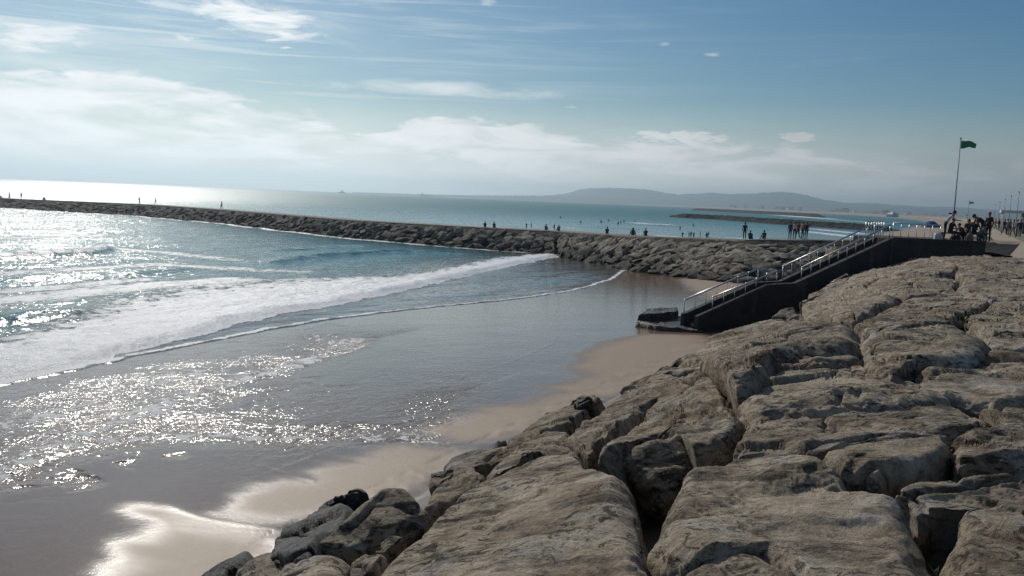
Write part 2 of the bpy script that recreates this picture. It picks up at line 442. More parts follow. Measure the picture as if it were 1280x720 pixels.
def polar(r0, r1, ratio, a0, a1, na, far=None):
    nr = int(math.log(r1 / r0) / math.log(ratio)) + 1
    r = r0 * ratio ** np.arange(nr + 1)
    if far:
        r = np.concatenate([r, r[-1] * far[1] ** np.arange(1, int(math.log(far[0] / r[-1]) / math.log(far[1])) + 1)])
    a = np.radians(np.linspace(a0, a1, na))
    X = r[:, None] * np.sin(a)[None]; Y = r[:, None] * np.cos(a)[None]
    return X.ravel(), Y.ravel(), len(r), na

# ------------------------------------------------------------------ beach sheet
bx_, by_, nr, na = polar(2.2, 150, 1.0055, -50, 46, 900)
# keep the sheet under the camera as well
gz = ground(bx_, by_)
s_, t_ = st(bx_, by_)
P3 = np.stack([bx_, by_, np.zeros_like(bx_)], 1)
nzA = fbm(P3 * .35, 3); nzB = fbm(P3 * np.array([1.1, 1.1, 1]), 3)
# streaks run down the beach (along the shore normal), broken by noise
STK = np.stack([s_ * .9, t_ * .22, np.zeros_like(s_)], 1); streak = fbm(STK, 4)
damp = np.zeros_like(bx_)
patches = [
 [(60, 760), (140, 715), (188, 655), (172, 638), (205, 638), (245, 651), (290, 659), (350, 664), (420, 690), (330, 760)],
 [(352, 656), (318, 655), (285, 648), (268, 640), (300, 618), (325, 604), (352, 597), (392, 601), (385, 590), (430, 572), (470, 562), (505, 554), (565, 557), (620, 560), (560, 600), (440, 640)],
 [(508, 541), (545, 529), (600, 511), (655, 502), (685, 490), (660, 483), (700, 478), (735, 470), (695, 458), (722, 449), (718, 444), (745, 430), (800, 417), (885, 418), (960, 430), (880, 460), (760, 500), (660, 545), (580, 560)],
 [(846, 350), (872, 340), (905, 332), (960, 338), (965, 380), (905, 380), (884, 376), (864, 364)],
]
for k, pl in enumerate(patches):
    sd = sdpoly(bx_, by_, on_ground(pl)) + nzA * .5 + streak * .8 + nzB * .15
    damp = np.maximum(damp, sstep(-.7, 1.2, sd))
film = np.zeros_like(bx_)
F1 = [(-140, 530), (0, 486), (200, 441), (420, 401), (455, 428), (440, 462), (520, 500), (545, 552), (500, 553), (440, 550), (300, 552), (150, 553), (60, 571), (0, 592), (-140, 640)]
F2 = [(-140, 640), (0, 592), (60, 571), (260, 554), (230, 580), (120, 615), (0, 640), (-140, 680)]
film = np.maximum(film, sstep(-1.2, 2.2, sdpoly(bx_, by_, on_ground(F1)) + nzA * 1.2) * (.06 + .20 * sstep(-.05, .4, nzB + nzA * .5)))
film = np.maximum(film, sstep(-.3, 1.2, sdpoly(bx_, by_, on_ground(F2)) + nzA) * sstep(-.05, .35, nzB) * .7)
lines = [([(450, 427), (432, 436), (405, 447), (380, 456), (340, 469), (290, 482), (240, 497), (180, 520), (100, 551), (0, 598), (-120, 640)], .34, 1.15, .03),
         ([(560, 556), (530, 552), (500, 549), (470, 551), (430, 548), (380, 551), (300, 550), (200, 549), (120, 555), (60, 571), (0, 592)], .24, 1.1, .02),
         ([(250, 470), (190, 484), (130, 500), (60, 524), (0, 545), (-100, 580)], .50, .95, .02),
         ([(270, 505), (200, 520), (120, 545), (40, 575)], .38, .85, .015),
         ([(205, 627), (230, 640), (265, 650), (300, 655), (350, 661)], .06, .0, .005),
         ([(325, 582), (345, 589), (392, 601)], .05, .0, .010),
         ([(780, 350), (700, 380), (690, 395), (700, 415), (690, 430), (640, 452), (580, 470), (540, 490)], .05, .45, .008),
         ([(560, 497), (545, 510), (500, 530)], .07, .6, .01)]
foam_glare = np.zeros_like(bx_)  # white lines on the wash: foam, with sun-glare strips painted in
for pl, wd, fo, hh in lines:
    d = polydist(bx_, by_, on_ground(pl)) + nzB * wd * .9
    if fo > .5:      # crisp towards the beach, trailing off towards the sea
        a_ = np.array([st(*p) for p in on_ground(pl)]); a_ = a_[np.argsort(a_[:, 0])]
        seaward = (t_ - np.interp(s_, a_[:, 0], a_[:, 1])) > 0
        d = np.where(seaward, d * .30 + .25 * wd * nzA, d * 1.6)
    g = np.exp(-(np.maximum(d, 0) / wd) ** 2)
    gz = gz + hh * g
    if fo > .5: film = np.maximum(film, np.exp(-(d / 1.0) ** 2) * fo * (.25 + .7 * sstep(-.3, .3, nzA)) * sstep(5, 0, damp * 5))
    foam_glare = np.maximum(foam_glare, fo * g * sstep(-.35, .25, fbm(P3 * 2.2, 3)) * (.55 + .45 * sstep(-.25, .25, fbm(P3 * .3 + 9, 3))))
soil = sstep(-.9, -1.7, t_)
gz = gz + np.where(t_ > 0, .012 * nzA * (1 - 0 * damp), 0.05 * nzB)
me = mesh_np('beach', np.stack([bx_, by_, gz], 1), [grid_faces(nr, na)[:, ::-1]], [], True,
             {'damp': damp, 'film': film, 'foam_glare': foam_glare, 'soil': soil})
M_sand, nt, b = newmat('beach_sand'); q = NT(nt)
geo = q.n('ShaderNodeNewGeometry').outputs['Position']
aD, aF, aL, aS = q.attr('damp'), q.attr('film'), q.attr('foam_glare'), q.attr('soil')
gr = q.noise(geo, 60, 4, .7); pat = q.noise(geo, .5, 4, .55)
dcol = q.mix(pat, (.37, .265, .175), (.44, .325, .222)); dcol = q.mix(.25, dcol, q.ramp(gr, [(.3, .3), (.7, .7)]), 'OVERLAY')
wcol = q.mix(pat, (.20, .125, .082), (.26, .172, .115))
c = q.mix(aD, wcol, dcol)
c = q.mix(aS, c, q.mix(q.noise(geo, 1.2, 5, .65), (.035, .028, .02), (.12, .095, .062)))
fn = q.noise(geo, 5.5, 5, .7); fmask = q.mapr(q.math('ADD', aL, q.math('MULTIPLY', q.math('SUBTRACT', fn, .5), 1.9)), .42, .66)
fmask = q.math('MULTIPLY', fmask, q.mapr(aL, .02, .25))
c = q.mix(q.math('MULTIPLY', fmask, .95), c, (.80, .79, .77))
q.l(c, b.inputs['Base Color'])
rg = q.mapr(aD, 0.0, 1.0, .13, .56); rg = q.math('ADD', rg, q.math('MULTIPLY', aS, .5), clamp=True)
rg = q.math('MAXIMUM', rg, q.math('MULTIPLY', fmask, .55))
q.l(rg, b.inputs['Roughness']); b.inputs['IOR'].default_value = 1.34
rip = q.noise(q.scale(geo, (1.0, 1.0, 1)), 5.0, 3, .58, .9)
rip = q.math('ADD', rip, q.math('MULTIPLY', q.noise(q.scale(geo, (1, 1, 1)), 1.9, 2, .5, .8), 1.6))
hgt = q.math('MULTIPLY', rip, q.math('ADD', q.math('MULTIPLY', aF, .075), .004))
hgt = q.math('ADD', hgt, q.math('MULTIPLY', q.noise(geo, 90, 3, .6), q.math('ADD', q.math('MULTIPLY', aD, .004), q.math('MULTIPLY', fmask, .02))))
q.l(q.bump(hgt, 1.0, 1.0), b.inputs['Normal'])
me.materials.append(M_sand)
tag(link('beach', me), kind='structure')

# ------------------------------------------------------------------ sea
sx, sy, nr, na = polar(12, 165, 1.0042, -50, 46, 950, far=(11800, 1.022))
s_, t_ = st(sx, sy)
P3 = np.stack([sx, sy, np.zeros_like(sx)], 1)
rr = np.hypot(sx, sy)
nearw = sstep(400, 120, rr)
STn = np.stack([s_, t_, np.zeros_like(s_)], 1)
lo = fbm(STn * np.array([.035, .16, 1]), 3); mi = fbm(STn * np.array([.35, .6, 1]), 4)
beyond = sstep(0, 1, rr)  # placeholder weight
tA, tB, tU = tl(L_A, s_), tl(L_B, s_), tl(L_U, s_)
jitter = fbm(np.stack([s_ * .45, np.full_like(s_, .37), np.full_like(s_, .61)], 1), 3) * 1.1
tAj = tA + jitter * .45; tBj = np.maximum(tB + jitter * .8, tAj + .1)
bay = s_ < 108
sandz = np.maximum(1.0 - .05 * t_, -1.6)
z = .10 * lo * sstep(0, 30, t_ - tB) + .06 * mi * sstep(0, 6, t_ - tB) + .25 * lo * sstep(30, 80, t_ - tB) * nearw
z = z * (.35 + .65 * nearw)
foam = np.zeros_like(sx)
d = t_ - tBj
churn = fbm(STn * np.array([.8, 1.1, 1]), 4)
W = np.maximum(tU - tB, 1.5)
inmain = sstep(-.05, .35, d) * sstep(1.08, .78, d / W + mi * .25) * bay
strk = fbm(STn * np.array([.28, 1.5, 1]) + 5, 4)
dens = 1.05 - .62 * sstep(.25, 1.2, d / W) + .45 * strk
foam = np.maximum(foam, sstep(-.05, .35, d) * sstep(1.7, .9, d / W + mi * .4) * bay * np.clip(dens + .2 * churn, 0, 1.2))  # main foam; its wide upper taper also paints sun glitter white
step = sstep(-.05, 1.5, d) * np.exp(-np.maximum(d, 0) / 7.0) * sstep(112, 96, s_)
z = z + (.40 * step * (.85 + .4 * fbm(np.stack([s_ * .5, t_ * .25, s_ * 0 + .53], 1), 4)) + .13 * churn * inmain * sstep(.2, 2.5, d) + .05 * fbm(STn * np.array([2.2, 2.6, 1]), 3) * inmain) * bay
# swash sheet ahead of the bore: thin, grey, lacy
dA = t_ - tAj
lip = np.exp(-((dA - .25) / .28) ** 2)
foam = np.maximum(foam, lip * (.75 + .5 * sstep(-.2, .3, fbm(P3 * 1.2, 3))) * bay)
shallow = sstep(16, 1, t_ - tB) * bay
lace = sstep(0, 1, dA) * sstep(.3, -.2, d) * (.24 + .5 * mi)
foam = np.maximum(foam, lace * bay)
film_z = sandz + .03
zz = np.where(dA > 0, np.maximum(z, film_z + .02 * lip + np.minimum(z, .0)), sandz + .03 - .28 * sstep(0, -.7, dA))
zz = np.where(dA > 0, np.maximum(zz, film_z), zz)
zz = np.where(bay, zz, z)
z = zz
def ridge(pts, hgt, back, front, foam_amt=0.0, foam_w=2.0, ends=6.0, tail=0.0):
    """a wave along a plan line: steep towards the beach, gentle behind"""
    global z, foam
    ln = st_line(pts); tt = tl(ln, s_) + jitter * .5
    e = sstep(ln[0, 0] - ends * .2, ln[0, 0] + ends, s_) * sstep(ln[-1, 0] + ends * .2, ln[-1, 0] - ends, s_)
    d = t_ - tt
    prof = np.where(d < 0, np.exp(-(d / front) ** 2), np.exp(-(d / back) ** 2))
    z = z + hgt * e * prof * (1 + .25 * mi)
    if foam_amt:
        g = sstep(-front * 1.4, -front * .6, d) * sstep(foam_w * 1.3, foam_w * .5, d + mi * foam_w * .4)
        foam = np.maximum(foam, foam_amt * e * g * (.75 + .6 * churn))
ridge([(-120, 333), (0, 324), (60, 321), (110, 317), (150, 309)], .55, 2.2, 1.0, .95, 2.6)
ridge([(-60, 291), (40, 289), (100, 289), (170, 291)], .35, 3.0, 1.5, .85, 5.0)
ridge([(330, 331), (400, 321), (450, 318), (520, 315), (580, 318), (640, 322)], .42, 2.6, 1.3)
ridge([(-60, 412), (0, 404), (70, 396), (150, 384)], .38, 2.6, 1.2)
ridge([(320, 314), (400, 310), (470, 306)], .25, 2.6, 1.5)
ridge([(-60, 352), (60, 349), (150, 343), (260, 333)], .22, 3, 1.6, .35, 4)
# breakers beyond the breakwater, then foam and painted sun glitter in the bay
def foam_glitter_patch(pts, wd, amt, hgt=.0):
    global z, foam
    pl = [tuple(at(px, py, 0)[:2]) for px, py in pts]
    g = np.exp(-(polydist(sx, sy, pl) / wd) ** 2)
    foam = np.maximum(foam, amt * g * (1 + .5 * mi)); z = z + hgt * g
foam_glitter_patch([(792, 279.5), (812, 281), (833, 282)], 5.0, 1.0, .5)
foam_glitter_patch([(698, 284), (716, 285)], 4.0, .9)
foam_glitter_patch([(832, 295), (850, 296.5), (868, 297.5)], 4.0, .95)
foam_glitter_patch([(905, 297), (945, 298.5)], 3.0, .8)
foam_glitter_patch([(1008, 290), (1040, 293.5), (1066, 297)], 5.0, 1.0, .3)
foam_glitter_patch([(1015, 286), (1045, 289), (1085, 293)], 9.0, .75)
foam_glitter_patch([(965, 267.8), (1000, 271), (1030, 273)], 25, .95)
foam_glitter_patch([(980, 275), (1005, 277.5), (1030, 280)], 14, .95)
foam_glitter_patch([(1025, 273), (1060, 276), (1100, 279)], 22, .6)
foam_glitter_patch([(1040, 277), (1080, 280)], 12, .5)
foam_glitter_patch([(750, 284), (790, 286)], 5.0, .35, .4)
foam_glitter_patch([(1085, 288), (1110, 290)], 8.0, .5)
foam_glitter_patch([(-80, 392), (0, 379), (60, 372), (120, 366), (200, 358), (300, 352)], 3.6, .78, .1)  # sun glitter above the wave trough, painted white as foam
foam_glitter_patch([(-60, 300), (40, 297), (110, 295)], 3.6, .75)  # from here on foam bands, whitened further to stand in for sun glare
foam_glitter_patch([(200, 330), (300, 338), (380, 340)], 3.0, .6)
foam_glitter_patch([(-60, 344), (60, 339), (180, 331), (300, 337)], 3.0, .72)
foam_glitter_patch([(130, 310), (210, 316), (290, 325)], 2.8, .66)
foam_glitter_patch([(-60, 368), (60, 362), (170, 350)], 3.0, .72)
# lace where the sea meets the breakwater
jb = [(0, 260), (174, 270), (275, 279.5), (435, 298), (600, 312), (700, 320)]
pl = [tuple(at(px, py, 0)[:2]) for px, py in jb]
g = np.exp(-(polydist(sx, sy, pl) / 2.2) ** 2)
foam = np.maximum(foam, g * (.72 + .7 * mi))
me = mesh_np('sea', np.stack([sx, sy, z], 1), [grid_faces(nr, na)[:, ::-1]], [], True, {'foam': np.clip(foam, 0, 1.3), 'shallow': shallow})
M_sea, nt, b = newmat('sea_water'); q = NT(nt)
geo = q.n('ShaderNodeNewGeometry').outputs['Position']
rotm = q.n('ShaderNodeMapping'); q.l(geo, rotm.inputs[0]); rotm.inputs['Rotation'].default_value = (0, 0, -math.atan2(N_[1], N_[0]))
wv = rotm.outputs[0]     # x axis = out to sea
aF, aS = q.attr('foam'), q.attr('shallow')
dist = q.n('ShaderNodeVectorMath', operation='LENGTH'); q.l(geo, dist.inputs[0])
deep = q.mix(q.noise(q.scale(wv, (.02, .006, 1)), 1, 4, .6), (.028, .150, .142), (.046, .215, .20))
c = q.mix(aS, deep, (.115, .105, .092))
f1 = q.noise(q.scale(wv, (1.2, .8, 1)), 1.6, 8, .72, .6); f2 = q.noise(geo, 9, 5, .7)
fm = q.math('ADD', aF, q.math('ADD', q.math('MULTIPLY', q.math('SUBTRACT', f1, .5), 1.5), q.math('MULTIPLY', q.math('SUBTRACT', f2, .5), .5)))
fmask = q.math('MULTIPLY', q.mapr(fm, .42, .72), q.mapr(aF, .04, .2))
c = q.mix(fmask, c, (.92, .92, .915)); q.l(q.mapr(fmask, 0.0, 1.0, .5, 1.0), b.inputs['Specular IOR Level'])
q.l(c, b.inputs['Base Color'])
q.l(q.math('ADD', q.mapr(fmask, 0.0, 1.0, .11, .44), q.mapr(dist.outputs['Value'], 50.0, 700.0, 0.0, .30)), b.inputs['Roughness'])
b.inputs['IOR'].default_value = 1.33
w1 = q.noise(q.scale(wv, (1.0, .45, 1)), .9, 3, .6, .4)
w2 = q.math('MULTIPLY', q.noise(q.scale(wv, (1.0, .5, 1)), 3.0, 3, .55, .4), q.mapr(q.noise(q.scale(wv, (.30, .07, 1)), 1.0, 4, .6, .5), .35, .65, .45, 1.5))
w0 = q.noise(q.scale(wv, (.16, .05, 1)), 1.0, 3, .5, .4)
hgt = q.math('ADD', q.math('MULTIPLY', w1, .26), q.math('MULTIPLY', w2, .085))
hgt = q.math('MULTIPLY', hgt, q.mapr(aS, 0.0, 1.0, 1.0, .30))
hgt = q.math('ADD', hgt, q.math('MULTIPLY', w0, .5))
hgt = q.math('ADD', hgt, q.math('MULTIPLY', fmask, q.math('ADD', q.math('MULTIPLY', f2, .10), q.math('MULTIPLY', q.noise(geo, 30, 4, .7), .03))))
q.l(q.bump(hgt, 1.0, 1.0), b.inputs['Normal'])
me.materials.append(M_sea)
tag(link('sea', me), kind='structure')

# ------------------------------------------------------------------ foreground boulders
def resample(poly, n):
    p = np.array(list(poly) + [poly[0]], float); L = np.concatenate([[0], np.cumsum(np.hypot(*np.diff(p, axis=0).T))])
    k = np.linspace(0, L[-1], n, endpoint=False)
    return np.stack([np.interp(k, L, p[:, 0]), np.interp(k, L, p[:, 1])], 1), L[-1]
RIGHT = np.array([1., 0, 0])
def boulder(label, poly, mat=None, face=0.0, rnd=.32, dz=0.0, amp=1.0, depth=1.5, tilt=0.0, seed=0, group=None, strata=1.0, jag=1.0):
    per = sum(math.dist(poly[i], poly[i - 1]) for i in range(len(poly)))
    N = int(np.clip(per * .62, 90, 620)); M = int(np.clip(per * .11, 22, 90))
    p2, _ = resample(poly, N)
    for _ in range(max(2, int(N * .012))): p2 = (np.roll(p2, 1, 0) + 2 * p2 + np.roll(p2, -1, 0)) / 4
    fn = lambda x, y: S_top(x, y) + dz
    cpx = p2.mean(0)
    c = march(cpx[0], cpx[1], fn, 1.5, 120, 3000)
    eps = .3
    gx = (S_top(c[0] + eps, c[1]) - S_top(c[0] - eps, c[1])) / (2 * eps); gy = (S_top(c[0], c[1] + eps) - S_top(c[0], c[1] - eps)) / (2 * eps)
    n = np.array([-gx, -gy, 1.]); n /= np.linalg.norm(n)
    if face or tilt:
        rot = np.array(Matrix.Rotation(R(face), 3, Vector(RIGHT))) @ np.array(Matrix.Rotation(R(tilt), 3, 'Y'))
        n = rot @ n
        d = np.array([ray(*p) for p in p2]); k = ((c - CAM) @ n) / (d @ n); B = CAM + d * k[:, None]
    else:
        B = np.array([march(p[0], p[1], fn, 1.5, 120, 1600) for p in p2])
        c = B.mean(0) * .5 + c * .5
    # ragged outline
    rad = B - c; rl = np.linalg.norm(rad, axis=1); 
    B = c + rad * (1.0 - .02 / rl + jag * (.045 * fbm(B * 1.9 + seed, 5, .6)))[:, None]
    rad = B - c; rl = np.linalg.norm(rad, axis=1)
    meanr = rl.mean(); rn = min(rnd * (0.58 + .09 * meanr), meanr * .45)
    e = np.concatenate([np.linspace(0, 1, int(M * .45)) ** 1.5 * rn * 1.25, np.zeros(0)])
    ne = len(e); fr_in = np.linspace(0, 1, M - ne + 1)[1:]
    V = []; top = []
    # skirt, from the bottom upwards
    outw = rad - (rad @ n)[:, None] * n; outw /= np.linalg.norm(outw, axis=1)[:, None] + 1e-9
    for k, (dp, sh) in enumerate([(depth, -.30), (depth * .8, -.13), (depth * .66, -.05), (depth * .55, 0), (depth * .46, .025), (depth * .38, .035), (depth * .31, .04), (depth * .25, .04), (depth * .2, .035), (depth * .15, .025), (depth * .1, .015), (depth * .05, .006)]):
        V.append(B + outw * (sh * min(1, meanr)) - n * (rn + dp)); top.append(np.zeros(N) + .0)
    for ee in e:
        a = np.clip(1 - ee / rl, 0, 1); er = np.minimum(ee, rn)
        h = -(rn - np.sqrt(np.maximum(rn * rn - (rn - er) ** 2, 0)))
        V.append(c + rad * a[:, None] + n * h); top.append(np.full(N, er / rn))
    a0 = np.clip(1 - e[-1] / rl, 0, 1)
    for f in fr_in[:-1]:
        a = a0 * (1 - f); V.append(c + rad * a[:, None]); top.append(np.ones(N))
    nr = len(V); V = np.vstack(V + [c[None]]); top = np.concatenate(top + [np.ones(1)])
    # relief
    sd = np.array([seed * 7.1, seed * 3.3, seed * 1.7])
    Q = V + sd
    low = fbm(Q * .55, 3); mid = fbm(Q * np.array([1.6, 2.1, 2.6]), 5, .5)
    fh, fe = facets(Q * np.array([.75, .95, 1.1]), seed); fh2, fe2 = facets(Q * np.array([2.2, 2.9, 3.2]) + 7, seed + 40)
    rough_zone = sstep(-.12, .30, fbm(Q * .8 + 31, 3))
    st_ = ridged(Q * np.array([.5, 1.35, 2.6]) + mid[:, None] * .2, 4, .5)
    pit = np.maximum(0, fbm(Q * np.array([2.4, 3.4, 5]), 4, .6) - .08)
    crk = np.exp(-(fe / .030) ** 2) * (fbm(Q * .6 + 80, 2) > -.02)
    fine = fbm(Q * 9, 4, .65)
    disp = amp * (.16 * low + .045 * mid + .10 * fh * sstep(.0, .12, fe) + .055 * fh2 * sstep(0, .14, fe2) * (.3 + .7 * rough_zone)
                  - .04 * strata * (1 - st_) ** 2 * (.35 + .65 * rough_zone) - .24 * pit * strata * rough_zone - .075 * crk + .016 * fine * (.4 + rough_zone))
    side = np.zeros_like(V); side[:-1] = np.tile(outw, (nr, 1))
    V = V + n * (disp * (.35 + .65 * top))[:, None] + side * ((disp * .9 + .10 * mid * amp) * (1 - top))[:, None]
    F = []
    i = np.arange(nr - 1)[:, None] * N + np.arange(N)[None]; j = np.arange(nr - 1)[:, None] * N + (np.arange(N)[None] + 1) % N
    quad = np.stack([i.ravel(), j.ravel(), (j + N).ravel(), (i + N).ravel()], 1)
    lst = (nr - 1) * N + np.arange(N); tri = np.stack([lst, (nr - 1) * N + (np.arange(N) + 1) % N, np.full(N, nr * N)], 1)
    nrm_ = np.cross(V[quad[:, 1]] - V[quad[:, 0]], V[quad[:, 3]] - V[quad[:, 0]])
    cen = V[quad].mean(1) - c + n * .8
    if (nrm_ * cen).sum() < 0: quad = quad[:, ::-1]; tri = tri[:, ::-1]
    # origin at the base of the boulder
    base = c - n * (depth * .6)
    me = mesh_np('boulder', V - base, [quad, tri], [mat or M_rock], True)
    o = link('boulder', me); o.location = base
    return tag(o, label, 'boulder', group or 'large boulders of the sea defence in front')
BL = boulder
# toe of the slope, left
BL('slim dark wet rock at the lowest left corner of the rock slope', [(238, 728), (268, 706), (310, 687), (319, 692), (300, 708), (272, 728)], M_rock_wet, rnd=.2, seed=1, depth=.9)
BL('low tan rock at the bottom edge below the dark wet rocks beside the sand', [(272, 760), (285, 716), (305, 700), (332, 689), (370, 685), (402, 688), (432, 693), (428, 720), (415, 760)], M_rock, seed=2, rnd=.3)
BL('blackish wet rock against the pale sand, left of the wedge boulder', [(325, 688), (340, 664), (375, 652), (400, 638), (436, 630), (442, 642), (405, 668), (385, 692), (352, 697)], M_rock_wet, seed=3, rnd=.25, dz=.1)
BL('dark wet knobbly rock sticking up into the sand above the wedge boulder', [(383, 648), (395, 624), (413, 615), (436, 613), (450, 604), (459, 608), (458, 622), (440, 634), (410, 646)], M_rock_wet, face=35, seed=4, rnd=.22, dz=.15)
BL('wedge boulder with a steep flat shaded face, standing beside dark wet rocks', [(380, 688), (408, 662), (446, 632), (482, 608), (503, 604), (522, 624), (537, 638), (512, 660), (490, 668), (470, 674), (456, 692), (430, 697)], M_rock_grey, face=34, tilt=6, seed=5, rnd=.2, dz=.1, amp=.7)
BL('small pointed stone wedged between the wedge boulder and the broad slab', [(458, 694), (470, 673), (490, 663), (508, 665), (494, 682), (476, 694)], M_rock_grey, face=20, seed=6, rnd=.15, depth=.7)
BL('narrow stone at the bottom edge against the left end of the broad slab', [(410, 740), (438, 703), (458, 692), (484, 688), (468, 708), (446, 740)], M_rock, seed=7, rnd=.2)
BL('broad smooth tan slab at the bottom centre, crossed by fine cracks', [(428, 770), (452, 722), (478, 698), (505, 680), (540, 644), (572, 620), (600, 603), (640, 580), (680, 567), (712, 564), (728, 571), (731, 581), (746, 578), (774, 584), (784, 602), (789, 622), (798, 642), (806, 668), (814, 700), (818, 770)], M_rock, seed=8, rnd=.3, amp=.55, strata=.6, jag=.5, depth=1.8)
BL('tilted slab with an undercut end, left above the broad smooth slab', [(524, 636), (545, 604), (572, 588), (592, 579), (602, 590), (598, 602), (574, 616), (548, 624)], M_rock_grey, seed=9, rnd=.22)
BL('long thin slab along the sand edge above the tilted slab', [(532, 604), (558, 580), (600, 566), (640, 550), (664, 542), (668, 547), (640, 562), (602, 578), (574, 588), (548, 602)], M_rock_grey, seed=10, rnd=.2)
BL('grey ribbed slab with a blunt shaded end, touching the top of the broad slab', [(600, 594), (630, 572), (662, 552), (688, 540), (711, 538), (724, 556), (728, 570), (702, 563), (670, 565), (636, 578), (612, 598)], M_rock_grey, seed=11, rnd=.24)
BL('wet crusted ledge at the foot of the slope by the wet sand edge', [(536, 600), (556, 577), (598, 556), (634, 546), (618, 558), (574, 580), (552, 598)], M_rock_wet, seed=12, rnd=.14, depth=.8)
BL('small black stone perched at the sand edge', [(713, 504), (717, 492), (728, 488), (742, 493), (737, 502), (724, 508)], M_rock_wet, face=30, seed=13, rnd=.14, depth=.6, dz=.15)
BL('low ledge of cracked rock along the sand below the small black stone', [(632, 552), (668, 527), (700, 510), (717, 503), (742, 493), (752, 494), (736, 506), (702, 528), (668, 546), (646, 554)], M_rock_grey, seed=14, rnd=.18)
BL('grey pitted sloping slab in the middle of the rock slope', [(704, 548), (720, 532), (758, 505), (788, 485), (828, 469), (852, 471), (846, 481), (818, 496), (788, 521), (760, 542), (742, 560), (730, 568)], M_rock_grey, seed=15, rnd=.22, amp=.9)
BL('sunlit tan slab with a crumbling front edge above the big dark boulder', [(744, 572), (752, 556), (790, 523), (820, 496), (842, 478), (862, 471), (884, 470), (896, 477), (916, 500), (930, 513), (918, 532), (884, 546), (862, 546), (842, 533), (818, 536), (788, 548), (768, 562)], M_rock_warm, seed=16, rnd=.26, amp=1.1)
BL('big dark shaded boulder sunk in the deepest gap at the centre', [(764, 576), (786, 550), (818, 534), (846, 534), (862, 548), (876, 570), (878, 582), (860, 598), (846, 628), (826, 630), (806, 610), (792, 594)], M_rock_grey, face=44, seed=17, rnd=.3, dz=-.25, amp=1.1)
BL('small pale stone filling the gap right of the big dark boulder', [(866, 562), (880, 556), (894, 560), (901, 574), (886, 580), (874, 577)], M_rock_warm, face=25, seed=18, rnd=.16, depth=.6, dz=-.35)
BL('jagged dark ridge of rock where the slope meets the far sand', [(770, 484), (800, 468), (822, 454), (858, 440), (882, 430), (900, 438), (908, 456), (918, 478), (906, 488), (890, 474), (862, 470), (828, 470), (798, 482)], M_rock, face=12, seed=19, rnd=.2, amp=1.2)
BL('wide boulder with gravelly top and long shaded front below the stair wall', [(866, 442), (886, 420), (918, 408), (958, 400), (1000, 398), (1042, 399), (1066, 402), (1074, 412), (1062, 426), (1030, 431), (1000, 430), (972, 440), (952, 456), (930, 472), (912, 478), (898, 460)], M_rock_grey, seed=20, rnd=.4, dz=.25, amp=.9)
BL('small rounded stone on the rim beside the stair wall', [(958, 398), (974, 385), (994, 381), (1001, 392), (986, 402)], M_rock_grey, face=25, seed=21, rnd=.2, depth=.7, dz=.15)
BL('thin overhanging flake above the large pale boulder right of the centre', [(952, 458), (984, 439), (1020, 431), (1046, 436), (1066, 441), (1076, 446), (1042, 453), (990, 461), (962, 462)], M_rock_warm, seed=22, rnd=.2, dz=.05)
BL('large pale pitted boulder with ochre stains right of the centre gap', [(918, 498), (940, 480), (970, 463), (1020, 454), (1070, 448), (1092, 456), (1126, 466), (1162, 476), (1184, 490), (1172, 501), (1104, 506), (1040, 509), (990, 511), (948, 517), (928, 512)], M_rock, seed=23, rnd=.34, amp=1.0)
BL('long flat grey brown ledge across the middle right', [(908, 564), (918, 540), (934, 516), (960, 511), (1040, 509), (1112, 506), (1182, 496), (1222, 506), (1248, 526), (1182, 541), (1122, 548), (1060, 550), (1024, 562), (980, 561), (940, 558)], M_rock_grey, seed=24, rnd=.26, amp=1.0)
BL('largest rough boulder in the lower right, speckled with brown lichen', [(842, 602), (858, 580), (888, 574), (914, 563), (960, 559), (1020, 566), (1060, 590), (1100, 606), (1126, 613), (1142, 632), (1156, 656), (1166, 692), (1178, 770), (1045, 770), (1000, 708), (970, 692), (940, 682), (905, 687), (880, 687), (850, 692), (828, 682), (814, 662), (820, 640), (830, 622)], M_rock, seed=25, rnd=.36, amp=.8, depth=1.8)
BL('pale rounded rock at the bottom edge under the largest rough boulder', [(836, 770), (846, 706), (880, 689), (915, 685), (950, 692), (990, 707), (1022, 728), (1030, 770)], M_rock_warm, seed=26, rnd=.3, amp=.6, dz=-.1)
BL('triangular slab with an undercut lower edge right of the largest rough boulder', [(1022, 563), (1060, 552), (1122, 546), (1182, 541), (1194, 556), (1168, 574), (1126, 584), (1096, 594), (1060, 584)], M_rock_grey, seed=27, rnd=.2, amp=.8)
BL('ochre boulder at the right edge above the weedy hollow', [(1104, 606), (1130, 591), (1180, 583), (1230, 585), (1310, 592), (1320, 690), (1290, 692), (1250, 672), (1204, 658), (1196, 640), (1192, 620), (1170, 614), (1146, 626), (1122, 610)], M_rock_warm, seed=28, rnd=.28, amp=.9)
BL('small shaded stone inside the weedy hollow', [(1138, 628), (1160, 612), (1180, 614), (1192, 640), (1186, 664), (1166, 662)], M_rock_grey, face=40, seed=29, rnd=.2, dz=-.2, depth=.8)
BL('pale boulder in the bottom right corner beside the weeds', [(1184, 690), (1200, 662), (1240, 670), (1320, 690), (1330, 770), (1200, 770), (1188, 722)], M_rock_warm, seed=30, rnd=.3, amp=.7)
BL('humped boulder with a dark bowl under it, right middle', [(1072, 426), (1086, 415), (1130, 408), (1180, 405), (1226, 415), (1237, 430), (1222, 446), (1170, 449), (1138, 453), (1112, 470), (1086, 456), (1072, 440)], M_rock, seed=31, rnd=.32, dz=.1, amp=1.0)
BL('weathered flat rock right of the humped boulder bowl', [(1134, 478), (1150, 456), (1180, 449), (1230, 448), (1320, 455), (1325, 492), (1244, 502), (1200, 496), (1164, 490), (1142, 482)], M_rock, seed=32, rnd=.3, amp=1.1)
